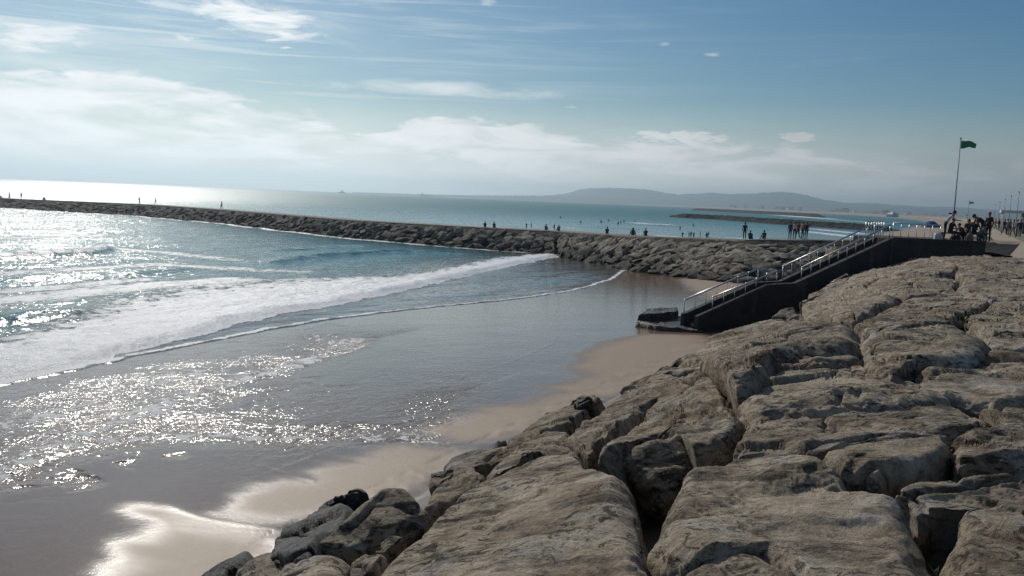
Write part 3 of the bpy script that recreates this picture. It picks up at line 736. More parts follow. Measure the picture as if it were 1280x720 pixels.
BL('dark holed rock at the right edge over the ochre boulder', [(1186, 545), (1250, 527), (1222, 507), (1250, 503), (1330, 494), (1330, 572), (1250, 577), (1195, 572)], M_rock_grey, seed=33, rnd=.3, amp=1.1)
BL('pale ridge rock just right of the small rounded rim stone', [(1003, 396), (1000, 381), (1038, 362), (1080, 358), (1122, 371), (1092, 390), (1066, 400), (1032, 398)], M_rock, seed=34, rnd=.3, amp=1.2)
BL('long rim rock running along the foot of the stair wall', [(996, 380), (1028, 360), (1060, 341), (1092, 334), (1102, 345), (1080, 357), (1040, 362)], M_rock, seed=35, rnd=.3, amp=1.0)
BL('flat tan rock in the row behind the pale ridge rock', [(1080, 358), (1102, 346), (1150, 342), (1202, 349), (1192, 362), (1130, 372)], M_rock_warm, seed=36, rnd=.28, amp=1.1)
BL('broad layered rock behind the humped boulder with reddish stains', [(1064, 402), (1092, 391), (1130, 374), (1190, 364), (1240, 375), (1204, 395), (1182, 405), (1130, 408), (1086, 415), (1073, 411)], M_rock, seed=37, rnd=.28, amp=1.1)
BL('flat rock at the right edge beside the mossy patch', [(1240, 416), (1204, 398), (1240, 377), (1330, 370), (1330, 412)], M_rock_warm, seed=38, rnd=.28, amp=1.1)
BL('pale rock at the right edge right of the humped boulder', [(1230, 420), (1250, 414), (1330, 411), (1330, 454), (1230, 447)], M_rock, seed=39, rnd=.3, amp=1.0)
BL('rock directly below the terrace wall at its stair end', [(1098, 345), (1072, 336), (1110, 321), (1160, 322), (1202, 330), (1192, 341), (1150, 342)], M_rock, seed=40, rnd=.28, amp=1.0)
BL('rock directly below the terrace wall at its right end', [(1202, 331), (1160, 321), (1232, 320), (1330, 326), (1330, 346), (1216, 348), (1192, 341)], M_rock_warm, seed=41, rnd=.28, amp=1.0)
BL('flat rock at the right edge, second row below the terrace', [(1202, 350), (1330, 347), (1330, 370), (1240, 374), (1194, 362)], M_rock, seed=42, rnd=.28, amp=1.0)

# ------------------------------------------------------------------ breakwater
def curve(pts, n):
    a = np.array(pts, float); L = np.concatenate([[0], np.cumsum(np.linalg.norm(np.diff(a[:, :2], axis=0), axis=1))])
    k = np.linspace(0, L[-1], n); out = np.stack([np.interp(k, L, a[:, i]) for i in range(a.shape[1])], 1)
    for _ in range(int(n * .03)): out[1:-1] = (out[:-2] + 2 * out[1:-1] + out[2:]) / 4
    return out, k
base_px = [(-120, 252, 0), (0, 259.5, 0), (174, 270, 0), (275, 279, 0), (435, 297.5, 0), (600, 312, 0), (700, 321, .0), (800, 336, .35), (880, 345, .8), (930, 350, 1.0)]
base_w = [tuple(at(*p)) for p in base_px] + [(26.5, 80.0, 1.6), (30.0, 74.0, 2.6), (33.0, 68.0, 3.8), (33.0, 62.0, 5.0)]
top_px = [(-120, 240.5, 1.8), (0, 248, 1.9), (174, 255.3, 2.3), (275, 262.2, 2.45), (435, 275.2, 2.65), (600, 284.5, 2.9), (700, 289.5, 3.05), (800, 295.3, 3.55), (880, 298, 3.9), (930, 299.5, 4.15)]
top_w = [tuple(at(*p)) for p in top_px] + [(29.5, 84.0, 4.5), (34.5, 79.0, 5.0), (38.5, 74.0, 5.35), (40.0, 66.0, 5.5)]
NB = 260
# both edges share the parameter of their control points
def pcurve(w, n):
    a = np.array(w); k = np.linspace(0, len(a) - 1, n); o = np.stack([np.interp(k, np.arange(len(a)), a[:, i]) for i in range(3)], 1)
    for _ in range(5): o[1:-1] = (o[:-2] + 2 * o[1:-1] + o[2:]) / 4
    return o
EB, ET = pcurve(base_w, NB), pcurve(top_w, NB)
tang = np.gradient(ET[:, :2], axis=0); tang /= np.linalg.norm(tang, axis=1)[:, None]
back = np.stack([-tang[:, 1], tang[:, 0]], 1)          # away from the camera
if (back[60] @ np.array([0, 1])) < 0: back = -back
WW = 5.0
bw = empty('breakwater', tuple(ET[150]))
tag(bw, 'long stone breakwater running out to sea with a pale walkway on top', 'breakwater')
def strip(name, rows, mat, parent=None, noise_a=0.0, org=None):
    A = np.stack(rows, 0); nr_, n_ = A.shape[:2]; V = A.reshape(-1, 3).copy()
    if noise_a: V += noise_a * np.stack([fbm(V * .8 + k * 31, 4) for k in range(3)], 1)
    if org is not None: V = V - np.array(org)
    F = grid_faces(nr_, n_)
    return link(name, mesh_np(name, V, [F], [mat], True), parent)
def lerp(a, b, k): return a + (b - a) * k
b3 = np.concatenate([back, np.zeros((NB, 1))], 1)
dn = np.array([0, 0, 1.])
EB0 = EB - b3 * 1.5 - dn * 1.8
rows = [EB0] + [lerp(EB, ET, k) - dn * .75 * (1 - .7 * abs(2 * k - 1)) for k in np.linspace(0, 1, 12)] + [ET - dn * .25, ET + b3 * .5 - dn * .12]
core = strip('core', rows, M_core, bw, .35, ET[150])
rows = [ET + b3 * .35 - dn * .5, ET + b3 * .4 - dn * .02, ET + b3 * .5] + [ET + b3 * k + dn * (.0) for k in (1.5, 3, 4.5, WW)] + [ET + b3 * (WW + .1) - dn * .1, ET + b3 * (WW + .15) - dn * .7]
strip('walkway', rows, M_conc_path, bw, .05, ET[150])
rows = [ET + b3 * (WW + .05) - dn * .3, ET + b3 * (WW + 2.5) - dn * 1.8, ET + b3 * (WW + 6) - dn * 5.5]
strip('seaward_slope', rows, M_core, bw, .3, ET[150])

def hull_rock(seed, sub=2):
    rs = np.random.RandomState(seed)
    bm = bmesh.new()
    for i in range(10):
        v = rs.normal(size=3); v /= np.linalg.norm(v); v = np.sign(v) * np.abs(v) ** .6; v *= rs.uniform(.85, 1.1) / 1.12
        bm.verts.new(v * np.array([1.05, .85, .60]))
    r = bmesh.ops.convex_hull(bm, input=bm.verts)
    bmesh.ops.delete(bm, geom=[g for g in r['geom_interior'] if isinstance(g, bmesh.types.BMVert)], context='VERTS')
    bmesh.ops.triangulate(bm, faces=bm.faces)
    bmesh.ops.bevel(bm, geom=list(bm.edges), offset=.07, segments=1, affect='EDGES', clamp_overlap=True)
    bmesh.ops.triangulate(bm, faces=bm.faces)
    bmesh.ops.subdivide_edges(bm, edges=[e for e in bm.edges if e.calc_length() > .22], cuts=sub, use_grid_fill=True)
    bmesh.ops.triangulate(bm, faces=bm.faces)
    co = np.array([v.co for v in bm.verts])
    dsp = .09 * fbm(co * 1.6 + seed * 5, 3) + .05 * fbm(co * 4.5 + seed * 9, 3)
    nn = co / np.linalg.norm(co, axis=1)[:, None]
    for v, p in zip(bm.verts, co + nn * dsp[:, None]): v.co = p
    me = bpy.data.meshes.new('boulder'); bm.to_mesh(me); bm.free()
    for p in me.polygons: p.use_smooth = True
    me.set_sharp_from_angle(angle=R(38))
    me.materials.append(M_jetty)
    return me
HR = [hull_rock(k) for k in range(12)]
spots = []
segL = np.linalg.norm(np.diff(EB[:, :2], axis=0), axis=1); cumL = np.concatenate([[0], np.cumsum(segL)])
rs = np.random.RandomState(11)
dpos = cumL[-1]
def edge_at(L):
    return [np.array([np.interp(L, cumL, E[:, i]) for i in range(3)]) for E in (EB, ET)]
L = cumL[-1] - .5
while L > 3:
    b_, t_e = edge_at(L)
    slope_len = np.linalg.norm(t_e - b_); sz = 1.5 if b_[1] < 110 else 1.6
    nrow = max(3, int(round(slope_len / (sz * .66))))
    for r_i in range(nrow):
        k = min(.88, (r_i + .25 + rs.uniform(-.16, .16)) / nrow)
        b2, t2 = edge_at(np.clip(L + rs.uniform(-.7, .7) + (r_i % 2) * sz * .5, 0, cumL[-1]))
        p = lerp(b2, t2, k)
        spots.append((p, k, sz * rs.uniform(.62, 1.25), slope_len))
    L -= sz * .98
# a sprinkling of smaller stones at the foot near the sand
for i in range(26):
    L = cumL[-1] - rs.uniform(6, 75); b2, t2 = edge_at(L); 
    spots.append((lerp(b2, t2, rs.uniform(-.12, .1)), 0.0, rs.uniform(.35, .8), 5))
spots.sort(key=lambda a: math.hypot(a[0][0], a[0][1]) / a[2])
V_all, F_all, off = [], [], 0
near_n = 258
spots = [a for a in spots if a[0][0] / a[0][1] < .425]
for i, (p, k, sz, sl_) in enumerate(spots):
    me = HR[i % 12]
    j = int(np.argmin(np.hypot(ET[:, 0] - p[0], ET[:, 1] - p[1]))); ang = math.atan2(tang[j, 1], tang[j, 0])
    flat = p[1] < 92
    jx = int(np.argmin(np.hypot(EB[:, 0] - p[0], EB[:, 1] - p[1])))
    ux = Vector((tang[j][0], tang[j][1], 0)); ups = Vector(ET[j] - EB[j]); ups -= ux * ups.dot(ux); ups.normalize(); nz_ = ux.cross(ups)
    if nz_.z < 0: ux = -ux; nz_ = ux.cross(ups)
    Bm = Matrix((ux, ups, nz_)).transposed().to_4x4()
    tl_ = .10 if flat else .22
    e = Bm @ Matrix.Rotation(rs.uniform(-.6, .6), 4, 'Z') @ Matrix.Rotation(rs.uniform(-tl_, tl_), 4, 'X') @ Matrix.Rotation(rs.uniform(-tl_, tl_), 4, 'Y') @ Matrix.Rotation(rs.choice([0, math.pi]), 4, 'Z')
    S = Matrix.Diagonal((sz * .82, sz * .70, sz * (.46 if not flat else .40), 1))
    sink = -.12 * sz - .7 * max(0, k - .6)
    M = Matrix.Translation(Vector(p) + Vector((0, 0, sink))) @ e @ S
    if i < near_n:
        o = link('boulder', me); o.matrix_world = M
        D = p[1]; 
        if p[0] > 24: g = ('dry pale flat boulder on the breakwater slope just behind the stair railing', 'dry flat boulders behind the stair railing')
        elif k < .3 and p[0] > 8: g = ('low breakwater boulder at the foot of the slope beside the sand pool', 'boulders at the foot of the breakwater beside the sand')
        elif p[0] > 8: g = ('brown boulder on the upper breakwater slope above the sand pool', 'boulders on the breakwater slope above the sand')
        elif k < .34: g = ('dark wet boulder at the waterline of the breakwater', 'wet boulders along the breakwater waterline')
        else: g = ('boulder on the breakwater slope above the sea, under the walkway edge', 'boulders on the breakwater slope above the sea')
        tag(o, g[0], 'boulder', g[1])
    else:
        co = np.empty(len(me.vertices) * 3, np.float32); me.vertices.foreach_get('co', co); co = co.reshape(-1, 3)
        Mn = np.array(M); V_all.append(co @ Mn[:3, :3].T + Mn[:3, 3])
        fi = np.empty(len(me.polygons) * 3, np.int32); me.loops.foreach_get('vertex_index', fi); F_all.append(fi.reshape(-1, 3) + off); off += len(co)
if V_all:
    me = mesh_np('far_boulders', np.vstack(V_all), [np.vstack(F_all)], [M_jetty], False)
    tag(link('boulders', me), 'dark boulders of the far end of the breakwater', 'boulders', kind='stuff')

# ------------------------------------------------------------------ stairs, slab and terrace
A0 = np.array([9.3, 43.7]); A1 = np.array([21.5, 50.5]); dS = (A1 - A0); LS = np.linalg.norm(dS); dS = dS / LS
nS = np.array([-dS[1], dS[0]]); SW = 1.05
def sp_(u, v=0.0): p = A0 + dS * u + nS * v; return (p[0], p[1])
k1, k2 = 4.7, 6.6                       # landing
prof = [(0, 1.75), (k1, 3.30), (k2, 3.36), (LS, 5.86)]
def wz(u): return float(np.interp(u, [p[0] for p in prof], [p[1] for p in prof]))
stair = empty('staircase', (A0[0], A0[1], .8))
tag(stair, 'concrete staircase from the terrace down to the sand, with steel railings', 'staircase')
def rel(P, o): return [(x - o[0], y - o[1]) for x, y in P]
def wall_run(name, v, th, mat, parent, org, dz=0.0):
    m = MB(); us = [0, k1, k2, LS]
    for a, b in zip(us[:-1], us[1:]):
        P = rel([sp_(a, v), sp_(b, v), sp_(b, v + th), sp_(a, v + th)], org)
        z0 = -.6 - org[2]
        m.prism(P, [z0] * 4, [wz(a) + dz - org[2], wz(b) + dz - org[2], wz(b) + dz - org[2], wz(a) + dz - org[2]])
    return m.build(name, mat, parent)
org = (A0[0], A0[1], .8)
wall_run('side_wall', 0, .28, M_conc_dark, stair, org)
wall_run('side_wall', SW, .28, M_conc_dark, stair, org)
def steps(u0, u1, z0, z1, n):
    for i in range(n):
        a, b = u0 + (u1 - u0) * i / n, u0 + (u1 - u0) * (i + 1) / n; zt = z0 + (z1 - z0) * (i + 1) / n
        MB().prism(rel([sp_(a, .283), sp_(b, .283), sp_(b, SW - .003), sp_(a, SW - .003)], org), -1.2, zt - org[2]).build('step', M_conc, stair)
steps(0, k1 - .02, .95, 2.75, 11); steps(k2, LS - .02, 2.78, 5.40, 16)
MB().prism(rel([sp_(k1, .283), sp_(k2 - .003, .283), sp_(k2 - .003, SW - .003), sp_(k1, SW - .003)], org), -1.2, 2.76 - org[2]).build('landing', M_conc, stair)
def railing(us, v, hts, parent, org, zf, post_step=.62, mid=True):
    """sloping handrail: the top rail is the part, its balusters are sub-parts"""
    m = MB()
    P = [np.array([*sp_(u, v), zf(u) + h]) - np.array(org) for u, h in zip(us, hts)]
    for a, b in zip(P[:-1], P[1:]): m.tube(a, b, .045, k=10)
    for a in P: m.sphere(a, .046, 8, 6)
    rl = m.build('railing', M_steel, parent, True)
    L_ = us[-1] - us[0]; n = max(2, int(L_ / post_step))
    for i in range(n + 1):
        u = us[0] + L_ * i / n; h = float(np.interp(u, us, hts))
        a = np.array([*sp_(u, v), zf(u) - .02]) - np.array(org)
        MB().tube(a, a + np.array([0, 0, h + .02 - .0]), .016 if 0 < i < n else .026, k=8).build('baluster', M_steel, rl, True)
    return rl
railing([.08, k1 + .3], SW + .14, [.68, .72], stair, org, wz)
railing([1.0, k1 + .6], .14, [.62, .66], stair, org, wz)
railing([k2 + .2, LS - .1], SW + .14, [.72, .80], stair, org, wz)
railing([k2 + .5, LS - .1], .14, [.66, .76], stair, org, wz)
# terrace at the head of the stairs
ter = empty('terrace', (24, 51, 5)); tag(ter, 'dark concrete terrace wall at the head of the stairs where people gather', 'terrace')
TO = (24, 51, 5)
tA1 = A1; tB1 = np.array([26.6, 50.1]); tC1 = np.array([28.6, 56.5]); tD1 = np.array([20.6, 54.0])
poly = [tuple(tA1 + np.array([.01, -.0])), tuple(tB1), tuple(tC1), (23.5, 57.5), tuple(tD1)]
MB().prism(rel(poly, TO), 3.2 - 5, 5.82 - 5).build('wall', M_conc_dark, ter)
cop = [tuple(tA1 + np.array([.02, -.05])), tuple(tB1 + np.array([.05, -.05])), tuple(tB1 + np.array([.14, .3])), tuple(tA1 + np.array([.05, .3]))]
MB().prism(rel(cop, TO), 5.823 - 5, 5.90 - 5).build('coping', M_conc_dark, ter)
m = MB(); pR = [np.array([21.6, 50.75, 6.72]), np.array([24.2, 50.55, 6.68])]
m.tube(pR[0] - np.array(TO), pR[1] - np.array(TO), .035)
rl = m.build('railing', M_steel, ter, True)
for k in np.linspace(0, 1, 7):
    a = lerp(pR[0], pR[1], k) - np.array(TO); MB().tube(a, a - np.array([0, 0, .83]), .018, k=8).build('baluster', M_steel, rl, True)
m = MB(); pR = [np.array([21.0, 53.2, 6.70]), np.array([23.6, 56.9, 6.70])]
m.tube(pR[0] - np.array(TO), pR[1] - np.array(TO), .035); rl = m.build('railing', M_steel, ter, True)
for k in np.linspace(0, 1, 8):
    a = lerp(pR[0], pR[1], k) - np.array(TO); MB().tube(a, a - np.array([0, 0, .87]), .018, k=8).build('baluster', M_steel, rl, True)

# broken slab at the stair foot
def slab_mesh(name, poly, z0, z1, mat, na_=.10, seed=0, parent=None, org=(0, 0, 0), tiltv=(0, 0)):
    p2, _ = resample(poly, 90); c = p2.mean(0)
    p2 = p2 + (p2 - c) * (.05 * fbm(np.stack([p2[:, 0], p2[:, 1], p2[:, 0] * 0 + seed], 1) * 1.8, 4))[:, None]
    V, n = [], len(p2)
    for z_, sc in ((z0, 1.0), (lerp(z0, z1, .4), 1.01), (lerp(z0, z1, .75), 1.0), (z1 - .05, .99), (z1, .96)): V.append(np.column_stack([c + (p2 - c) * sc, np.full(n, z_)]))
    for sc in np.linspace(.9, .06, 14): V.append(np.column_stack([c + (p2 - c) * sc, np.full(n, z1)]))
    nr_ = len(V); V = np.vstack(V + [[[*c, z1]]])
    V[:, 2] += (V[:, 0] - c[0]) * tiltv[0] + (V[:, 1] - c[1]) * tiltv[1]
    V += na_ * np.stack([fbm(V * 1.4 + k * 13 + seed, 4) for k in range(3)], 1)
    i = np.arange(nr_ - 1)[:, None] * n + np.arange(n)[None]; j = np.arange(nr_ - 1)[:, None] * n + (np.arange(n)[None] + 1) % n
    F = np.stack([i.ravel(), j.ravel(), (j + n).ravel(), (i + n).ravel()], 1)
    l0 = (nr_ - 1) * n; T = np.stack([l0 + np.arange(n), l0 + (np.arange(n) + 1) % n, np.full(n, nr_ * n)], 1)
    e1 = p2[1] - p2[0]; ccw = sum(p2[a][0] * p2[(a + 1) % n][1] - p2[(a + 1) % n][0] * p2[a][1] for a in range(n)) > 0
    if not ccw: F = F[:, ::-1]; T = T[:, ::-1]
    return link(name, mesh_np(name, V - np.array(org), [F, T], [mat], True), parent)
M_slab = rock_mat('wet_concrete_slab', [(.03, .028, .022), (.06, .055, .045), (.10, .09, .075)], warm=.15, rough=.35)
sl = [tuple(at(794, 405, .95)[:2]), tuple(at(820, 411, .95)[:2]), tuple(at(876, 417, .95)[:2]), (10.6, 45.6), tuple(at(862, 393, 1.25)[:2]), tuple(at(812, 389, 1.25)[:2])]
o = slab_mesh('broken_slab', sl, .0, 1.12, M_slab, .10, 3)
tag(o, 'dark wet concrete slab at the foot of the stairs, edged by sand', 'slab')
sl = [tuple(at(798, 399, 1.2)[:2]), tuple(at(815, 400, 1.2)[:2]), tuple(at(848, 394, 1.3)[:2]), tuple(at(846, 388, 1.35)[:2]), tuple(at(812, 388, 1.35)[:2])]
o = slab_mesh('broken_block', sl, .9, 1.52, M_slab, .16, 9)
tag(o, 'rough broken block lying on the seaward edge of the wet slab', 'block')

# ------------------------------------------------------------------ coast beyond the breakwater
def tshore(s): return 20 + np.maximum(s - 600, 0) ** 2 / 15000.
ss = np.concatenate([np.linspace(62, 200, 70), np.geomspace(204, 7000, 140)])
tt = np.concatenate([np.linspace(50, -16, 60), [-18, -22, -26, -35, -50, -80, -150, -300, -700, -1500]])
Sg, Tg = np.meshgrid(ss, tt, indexing='ij')
Sg = Sg + np.maximum(0, 22 + .62 * (np.maximum(Tg, -14) + 10)) * sstep(900, 100, Sg) * (Tg > -14)
To = Tg - 20 + tshore(Sg)
Zc = np.interp(Tg, [-1500, -60, -14.5, -13.2, -8, 20, 50], [9, 5.5, 5.4, 3.9, 3.0, 0.0, -1.4])
Zc = Zc + np.where(Tg > -13, .08, .02) * fbm(np.stack([Sg * .15, Tg * .3, Sg * 0], -1).reshape(-1, 3), 3).reshape(Sg.shape)
Xg, Yg = xy(Sg, To)
M_coast, nt, b = newmat('coast_sand'); q = NT(nt)
geo = q.n('ShaderNodeNewGeometry').outputs['Position']; zs = q.n('ShaderNodeSeparateXYZ'); q.l(geo, zs.inputs[0])
c = q.mix(q.noise(geo, .06, 5, .6), (.30, .225, .155), (.42, .325, .23))
veg = q.math('MULTIPLY', q.mapr(q.noise(geo, .012, 6, .65), .47, .56), q.mapr(zs.outputs[2], 5.6, 6.2))
c = q.mix(veg, c, (.05, .06, .03))
wet = q.mapr(zs.outputs[2], .05, .75, 1.0, 0.0); c = q.mix(wet, c, (.13, .105, .085))
q.l(c, b.inputs['Base Color']); q.l(q.mapr(wet, 0.0, 1.0, .85, .18), b.inputs['Roughness'])
tag(link('coast', mesh_np('coast', np.stack([Xg, Yg, Zc], -1).reshape(-1, 3), [grid_faces(len(ss), len(tt))], [M_coast], True)), kind='structure')
# promenade
def strip_st(name, s0, s1, t0, t1, z_, mat, n=60):
    sv = np.geomspace(s0, s1, n); A = []
    for t0_ in (t0, t1): X, Y = xy(sv, np.full(n, t0_)); A.append(np.stack([X, Y, np.full(n, z_)], 1))
    return link(name, mesh_np(name, np.vstack(A), [grid_faces(2, n)[:, ::-1]], [mat], True))
def prom_sheet():
    sv = np.concatenate([np.linspace(-30, 60, 60), np.geomspace(61, 900, 60)]); tv = np.array([-13.6, -14.6, -17, -20, -24, -30, -45])
    A, B = np.meshgrid(sv, tv, indexing='ij'); X, Y = xy(A, B)
    Zp = 5.46 + 0 * A; Zp[:, 0] = 4.4
    return np.stack([X, Y, Zp], -1).reshape(-1, 3), grid_faces(len(sv), len(tv))
v_, f__ = prom_sheet()
tag(link('promenade', mesh_np('promenade', v_, [f__], [M_conc_path], False)), kind='structure')
M_yel = plain('kerb_paint', (.46, .36, .17), .8, 0, .2, 3)
kb = MB()
sv = np.linspace(54, 300, 60)
for a, b2 in zip(sv[:-1], sv[1:]):
    P = [xy(a, -17.6), xy(b2, -17.6), xy(b2, -17.85), xy(a, -17.85)]
    kb.prism(P[::-1], 5.4, 5.58)
tag(kb.build('kerb', M_yel), kind='structure')

# far groynes
def groyne(name, label, pts, hgt, wdt, nlen, seed):
    a, _ = curve(pts, nlen); tg = np.gradient(a, axis=0); tg /= np.linalg.norm(tg, axis=1)[:, None]; nb = np.stack([-tg[:, 1], tg[:, 0]], 1)
    prof_ = [(-1.3, -.4), (-1.0, .0), (-.75, .35), (-.5, .7), (-.35, .96), (0, 1.0), (.35, .96), (.6, .6), (1.0, 0), (1.3, -.4)]
    V = []
    kk = np.linspace(0, 1, nlen); tip = sstep(0, .06, kk) * sstep(1.0, .93, kk)
    for o_, h_ in prof_:
        V.append(np.column_stack([a + nb * (o_ * wdt * (.35 + .65 * tip))[:, None], h_ * hgt * (.35 + .65 * tip) - .3]))
    V = np.stack(V, 0).reshape(-1, 3)
    lump = np.stack([fbm(V * np.array([.28, .28, .5]) + seed + k * 9, 4, .7) for k in range(3)], 1) * np.array([1.2, 1.2, 1.1]); V += lump
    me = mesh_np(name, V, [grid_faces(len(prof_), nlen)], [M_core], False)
    return tag(link(name, me), label, 'breakwater')
groyne('far_breakwater', 'second dark breakwater in the middle distance beyond the surfers', [tuple(at(838, 271.2, 0)[:2]), tuple(at(900, 274.5, 0)[:2]), tuple(at(980, 280.5, 0)[:2]), tuple(at(1090, 288, 0)[:2]), tuple(at(1130, 290.2, 0)[:2])], 2.7, 6.0, 420, 3)
groyne('far_breakwater', 'third and farthest thin dark breakwater, near the horizon', [tuple(at(864, 262.9, 0)[:2]), tuple(at(930, 266.3, 0)[:2]), tuple(at(1000, 270.2, 0)[:2]), tuple(at(1030, 272, 0)[:2])], 4.2, 10.0, 300, 8)

# hills across the bay
def hills(name, prof_px, dist, depth, mat, seed, rough_):
    n = 420; px = np.linspace(prof_px[0][0], prof_px[-1][0], n)
    hp = np.interp(px, [p[0] for p in prof_px], [p[1] for p in prof_px])
    hp = np.maximum(0, hp * (1 + .14 * fbm(np.stack([px * .035, px * 0 + seed + .4, px * 0 + .3], 1), 5, .6)))
    rows = []
    X0 = np.array([azel(p, 250)[0] for p in px])
    hz = np.array([dist * h / FPX for h in hp])
    for k, f in ((0, 0), (.12, .10), (.25, .24), (.4, .42), (.6, .68), (.8, .9), (1.0, 1.0), (1.25, .75), (1.6, .0)):
        D = dist + (k - 1) * depth
        x_, y_ = np.sin(np.radians(X0)) * D, np.cos(np.radians(X0)) * D
        q3 = np.stack([x_ / dist * 26, y_ / dist * 26, np.full(n, seed)], 1)
        z_ = H * f + hz * f * (1 + rough_ * (1 - abs(2 * f - 1)) * fbm(q3 * 2, 4) * 1.2) + hz.max() * .05 * fbm(q3 * 5, 3) * min(1, f * 2)
        rows.append(np.stack([x_, y_, z_ - 1.5 * (f == 0)], 1))
    V = np.stack(rows, 0).reshape(-1, 3)
    return tag(link(name, mesh_np(name, V, [grid_faces(len(rows), n)[:, ::-1]], [mat], True)), kind='structure')
M_hill = plain('hill_scrub', (.04, .068, .068), .95, 0, .25, .004)
M_town = plain('coastal_scrub', (.10, .10, .075), .95, 0, .3, .01)
hills('hills', [(600, 0), (650, 3), (690, 6.5), (706, 8.5), (722, 14), (738, 17.5), (762, 19), (800, 18), (828, 15), (848, 13.8), (868, 14.8), (884, 17), (910, 16.5), (940, 18), (962, 21), (976, 22), (992, 20), (1010, 17.5), (1030, 13.5), (1060, 10.5), (1100, 9.5), (1160, 8.5), (1230, 8.5), (1300, 9.5), (1400, 9)], 9600, 1500, M_hill, 2, .9)
hills('hills', [(560, 0), (620, 3), (700, 7), (770, 10), (850, 9), (900, 11), (990, 14), (1050, 11.5), (1100, 12), (1150, 10), (1200, 11), (1260, 9.5), (1330, 11), (1420, 9)], 12300, 1200, M_hill, 9, .9)
hills('hills', [(440, 0), (470, .6), (520, 1.0), (560, 1.6), (610, 3.0), (660, 4.6), (740, 6), (820, 6), (900, 6), (960, 7), (1040, 6.5), (1120, 6), (1200, 5.4), (1300, 6), (1400, 6)], 7600, 700, M_town, 5, .4)

# ------------------------------------------------------------------ people
def skin_mesh(verts, edges, radii, root=0, sub=1):
    me = bpy.data.meshes.new('tmp'); me.from_pydata(verts, edges, [])
    o = bpy.data.objects.new('tmp', me); COL.objects.link(o)
    md = o.modifiers.new('skin', 'SKIN'); md.use_smooth_shade = True
    if not me.skin_vertices: me.skin_vertices.new()
    for i, r in enumerate(radii):
        sv = me.skin_vertices[0].data[i]; sv.radius = (r if hasattr(r, '__len__') else (r, r)); sv.use_root = (i == root)
    if sub: m2 = o.modifiers.new('sub', 'SUBSURF'); m2.levels = sub; m2.render_levels = sub
    bpy.context.view_layer.update()
    dg = bpy.context.evaluated_depsgraph_get(); ev = o.evaluated_get(dg)
    out = bpy.data.meshes.new_from_object(ev)
    bpy.data.objects.remove(o); bpy.data.meshes.remove(me)
    return out
BASEJ = dict(pelvis=(0, 0, .93), spine=(0, .0, 1.14), chest=(0, .0, 1.33), neck=(0, .0, 1.47), skull=(0, -.015, 1.56), face=(0, -.03, 1.62), crown=(0, -.005, 1.70),
             shoulder=(.17, 0, 1.40), elbow=(.23, .03, 1.13), wrist=(.24, -.06, .89), hand=(.24, -.09, .81),
             hip=(.09, 0, .89), knee=(.10, -.02, .49), ankle=(.10, .03, .09), toe=(.11, -.13, .035))
# poses facing -Y; keys with L_/R_ override one side
POSES = {
 'stand': {},
 'walk': dict(L_knee=(.10, -.16, .50), L_ankle=(.10, -.22, .10), L_toe=(.11, -.38, .06), R_knee=(.10, .02, .49), R_ankle=(.10, .27, .13), R_toe=(.11, .14, .03), L_elbow=(.23, .12, 1.14), L_wrist=(.23, .12, .90), L_hand=(.23, .10, .82), R_elbow=(.23, -.06, 1.14), R_wrist=(.21, -.24, .96), R_hand=(.20, -.30, .90)),
 'lean': dict(spine=(0, -.09, 1.12), chest=(0, -.22, 1.28), neck=(0, -.32, 1.40), skull=(0, -.39, 1.47), face=(0, -.43, 1.51), crown=(0, -.41, 1.60), shoulder=(.17, -.26, 1.33), elbow=(.20, -.44, 1.14), wrist=(.15, -.66, 1.12), hand=(.13, -.75, 1.11)),
 'bend': dict(pelvis=(0, .05, .92), spine=(0, -.10, 1.05), chest=(0, -.27, 1.14), neck=(0, -.40, 1.20), skull=(0, -.48, 1.22), face=(0, -.53, 1.23), crown=(0, -.57, 1.30), shoulder=(.17, -.31, 1.16), elbow=(.21, -.40, .90), wrist=(.17, -.58, .75), hand=(.16, -.64, .68)),
 'sit': dict(pelvis=(0, 0, .13), spine=(0, -.01, .33), chest=(0, -.06, .52), neck=(0, -.09, .66), skull=(0, -.12, .74), face=(0, -.14, .80), crown=(0, -.11, .88), shoulder=(.17, -.07, .59), elbow=(.22, -.20, .40), wrist=(.14, -.38, .42), hand=(.09, -.44, .42), hip=(.10, -.02, .12), knee=(.12, -.40, .40), ankle=(.11, -.60, .07), toe=(.12, -.76, .03)),
 'chairsit': dict(pelvis=(0, .05, .52), spine=(0, .02, .72), chest=(0, -.06, .90), neck=(0, -.10, 1.04), skull=(0, -.14, 1.12), face=(0, -.16, 1.18), crown=(0, -.13, 1.26), shoulder=(.17, -.07, .97), elbow=(.22, -.16, .74), wrist=(.14, -.38, .70), hand=(.10, -.45, .69), hip=(.10, .03, .50), knee=(.11, -.38, .50), ankle=(.11, -.36, .09), toe=(.12, -.52, .035)),
 'crouch': dict(pelvis=(0, .12, .32), spine=(0, .02, .50), chest=(0, -.11, .66), neck=(0, -.20, .78), skull=(0, -.26, .85), face=(0, -.29, .90), crown=(0, -.26, .99), shoulder=(.17, -.14, .72), elbow=(.22, -.30, .52), wrist=(.12, -.50, .50), hand=(.09, -.57, .49), hip=(.10, .10, .32), knee=(.15, -.30, .48), ankle=(.12, .02, .09), toe=(.14, -.14, .035)),
 'hips': dict(elbow=(.36, .08, 1.16), wrist=(.20, -.04, 1.00), hand=(.15, -.08, .97)),
 'wade': dict(L_elbow=(.36, .02, 1.22), L_wrist=(.50, -.12, 1.10), L_hand=(.54, -.17, 1.06), R_elbow=(.34, .02, 1.20), R_wrist=(.46, -.14, 1.12), R_hand=(.5, -.2, 1.10)),
}
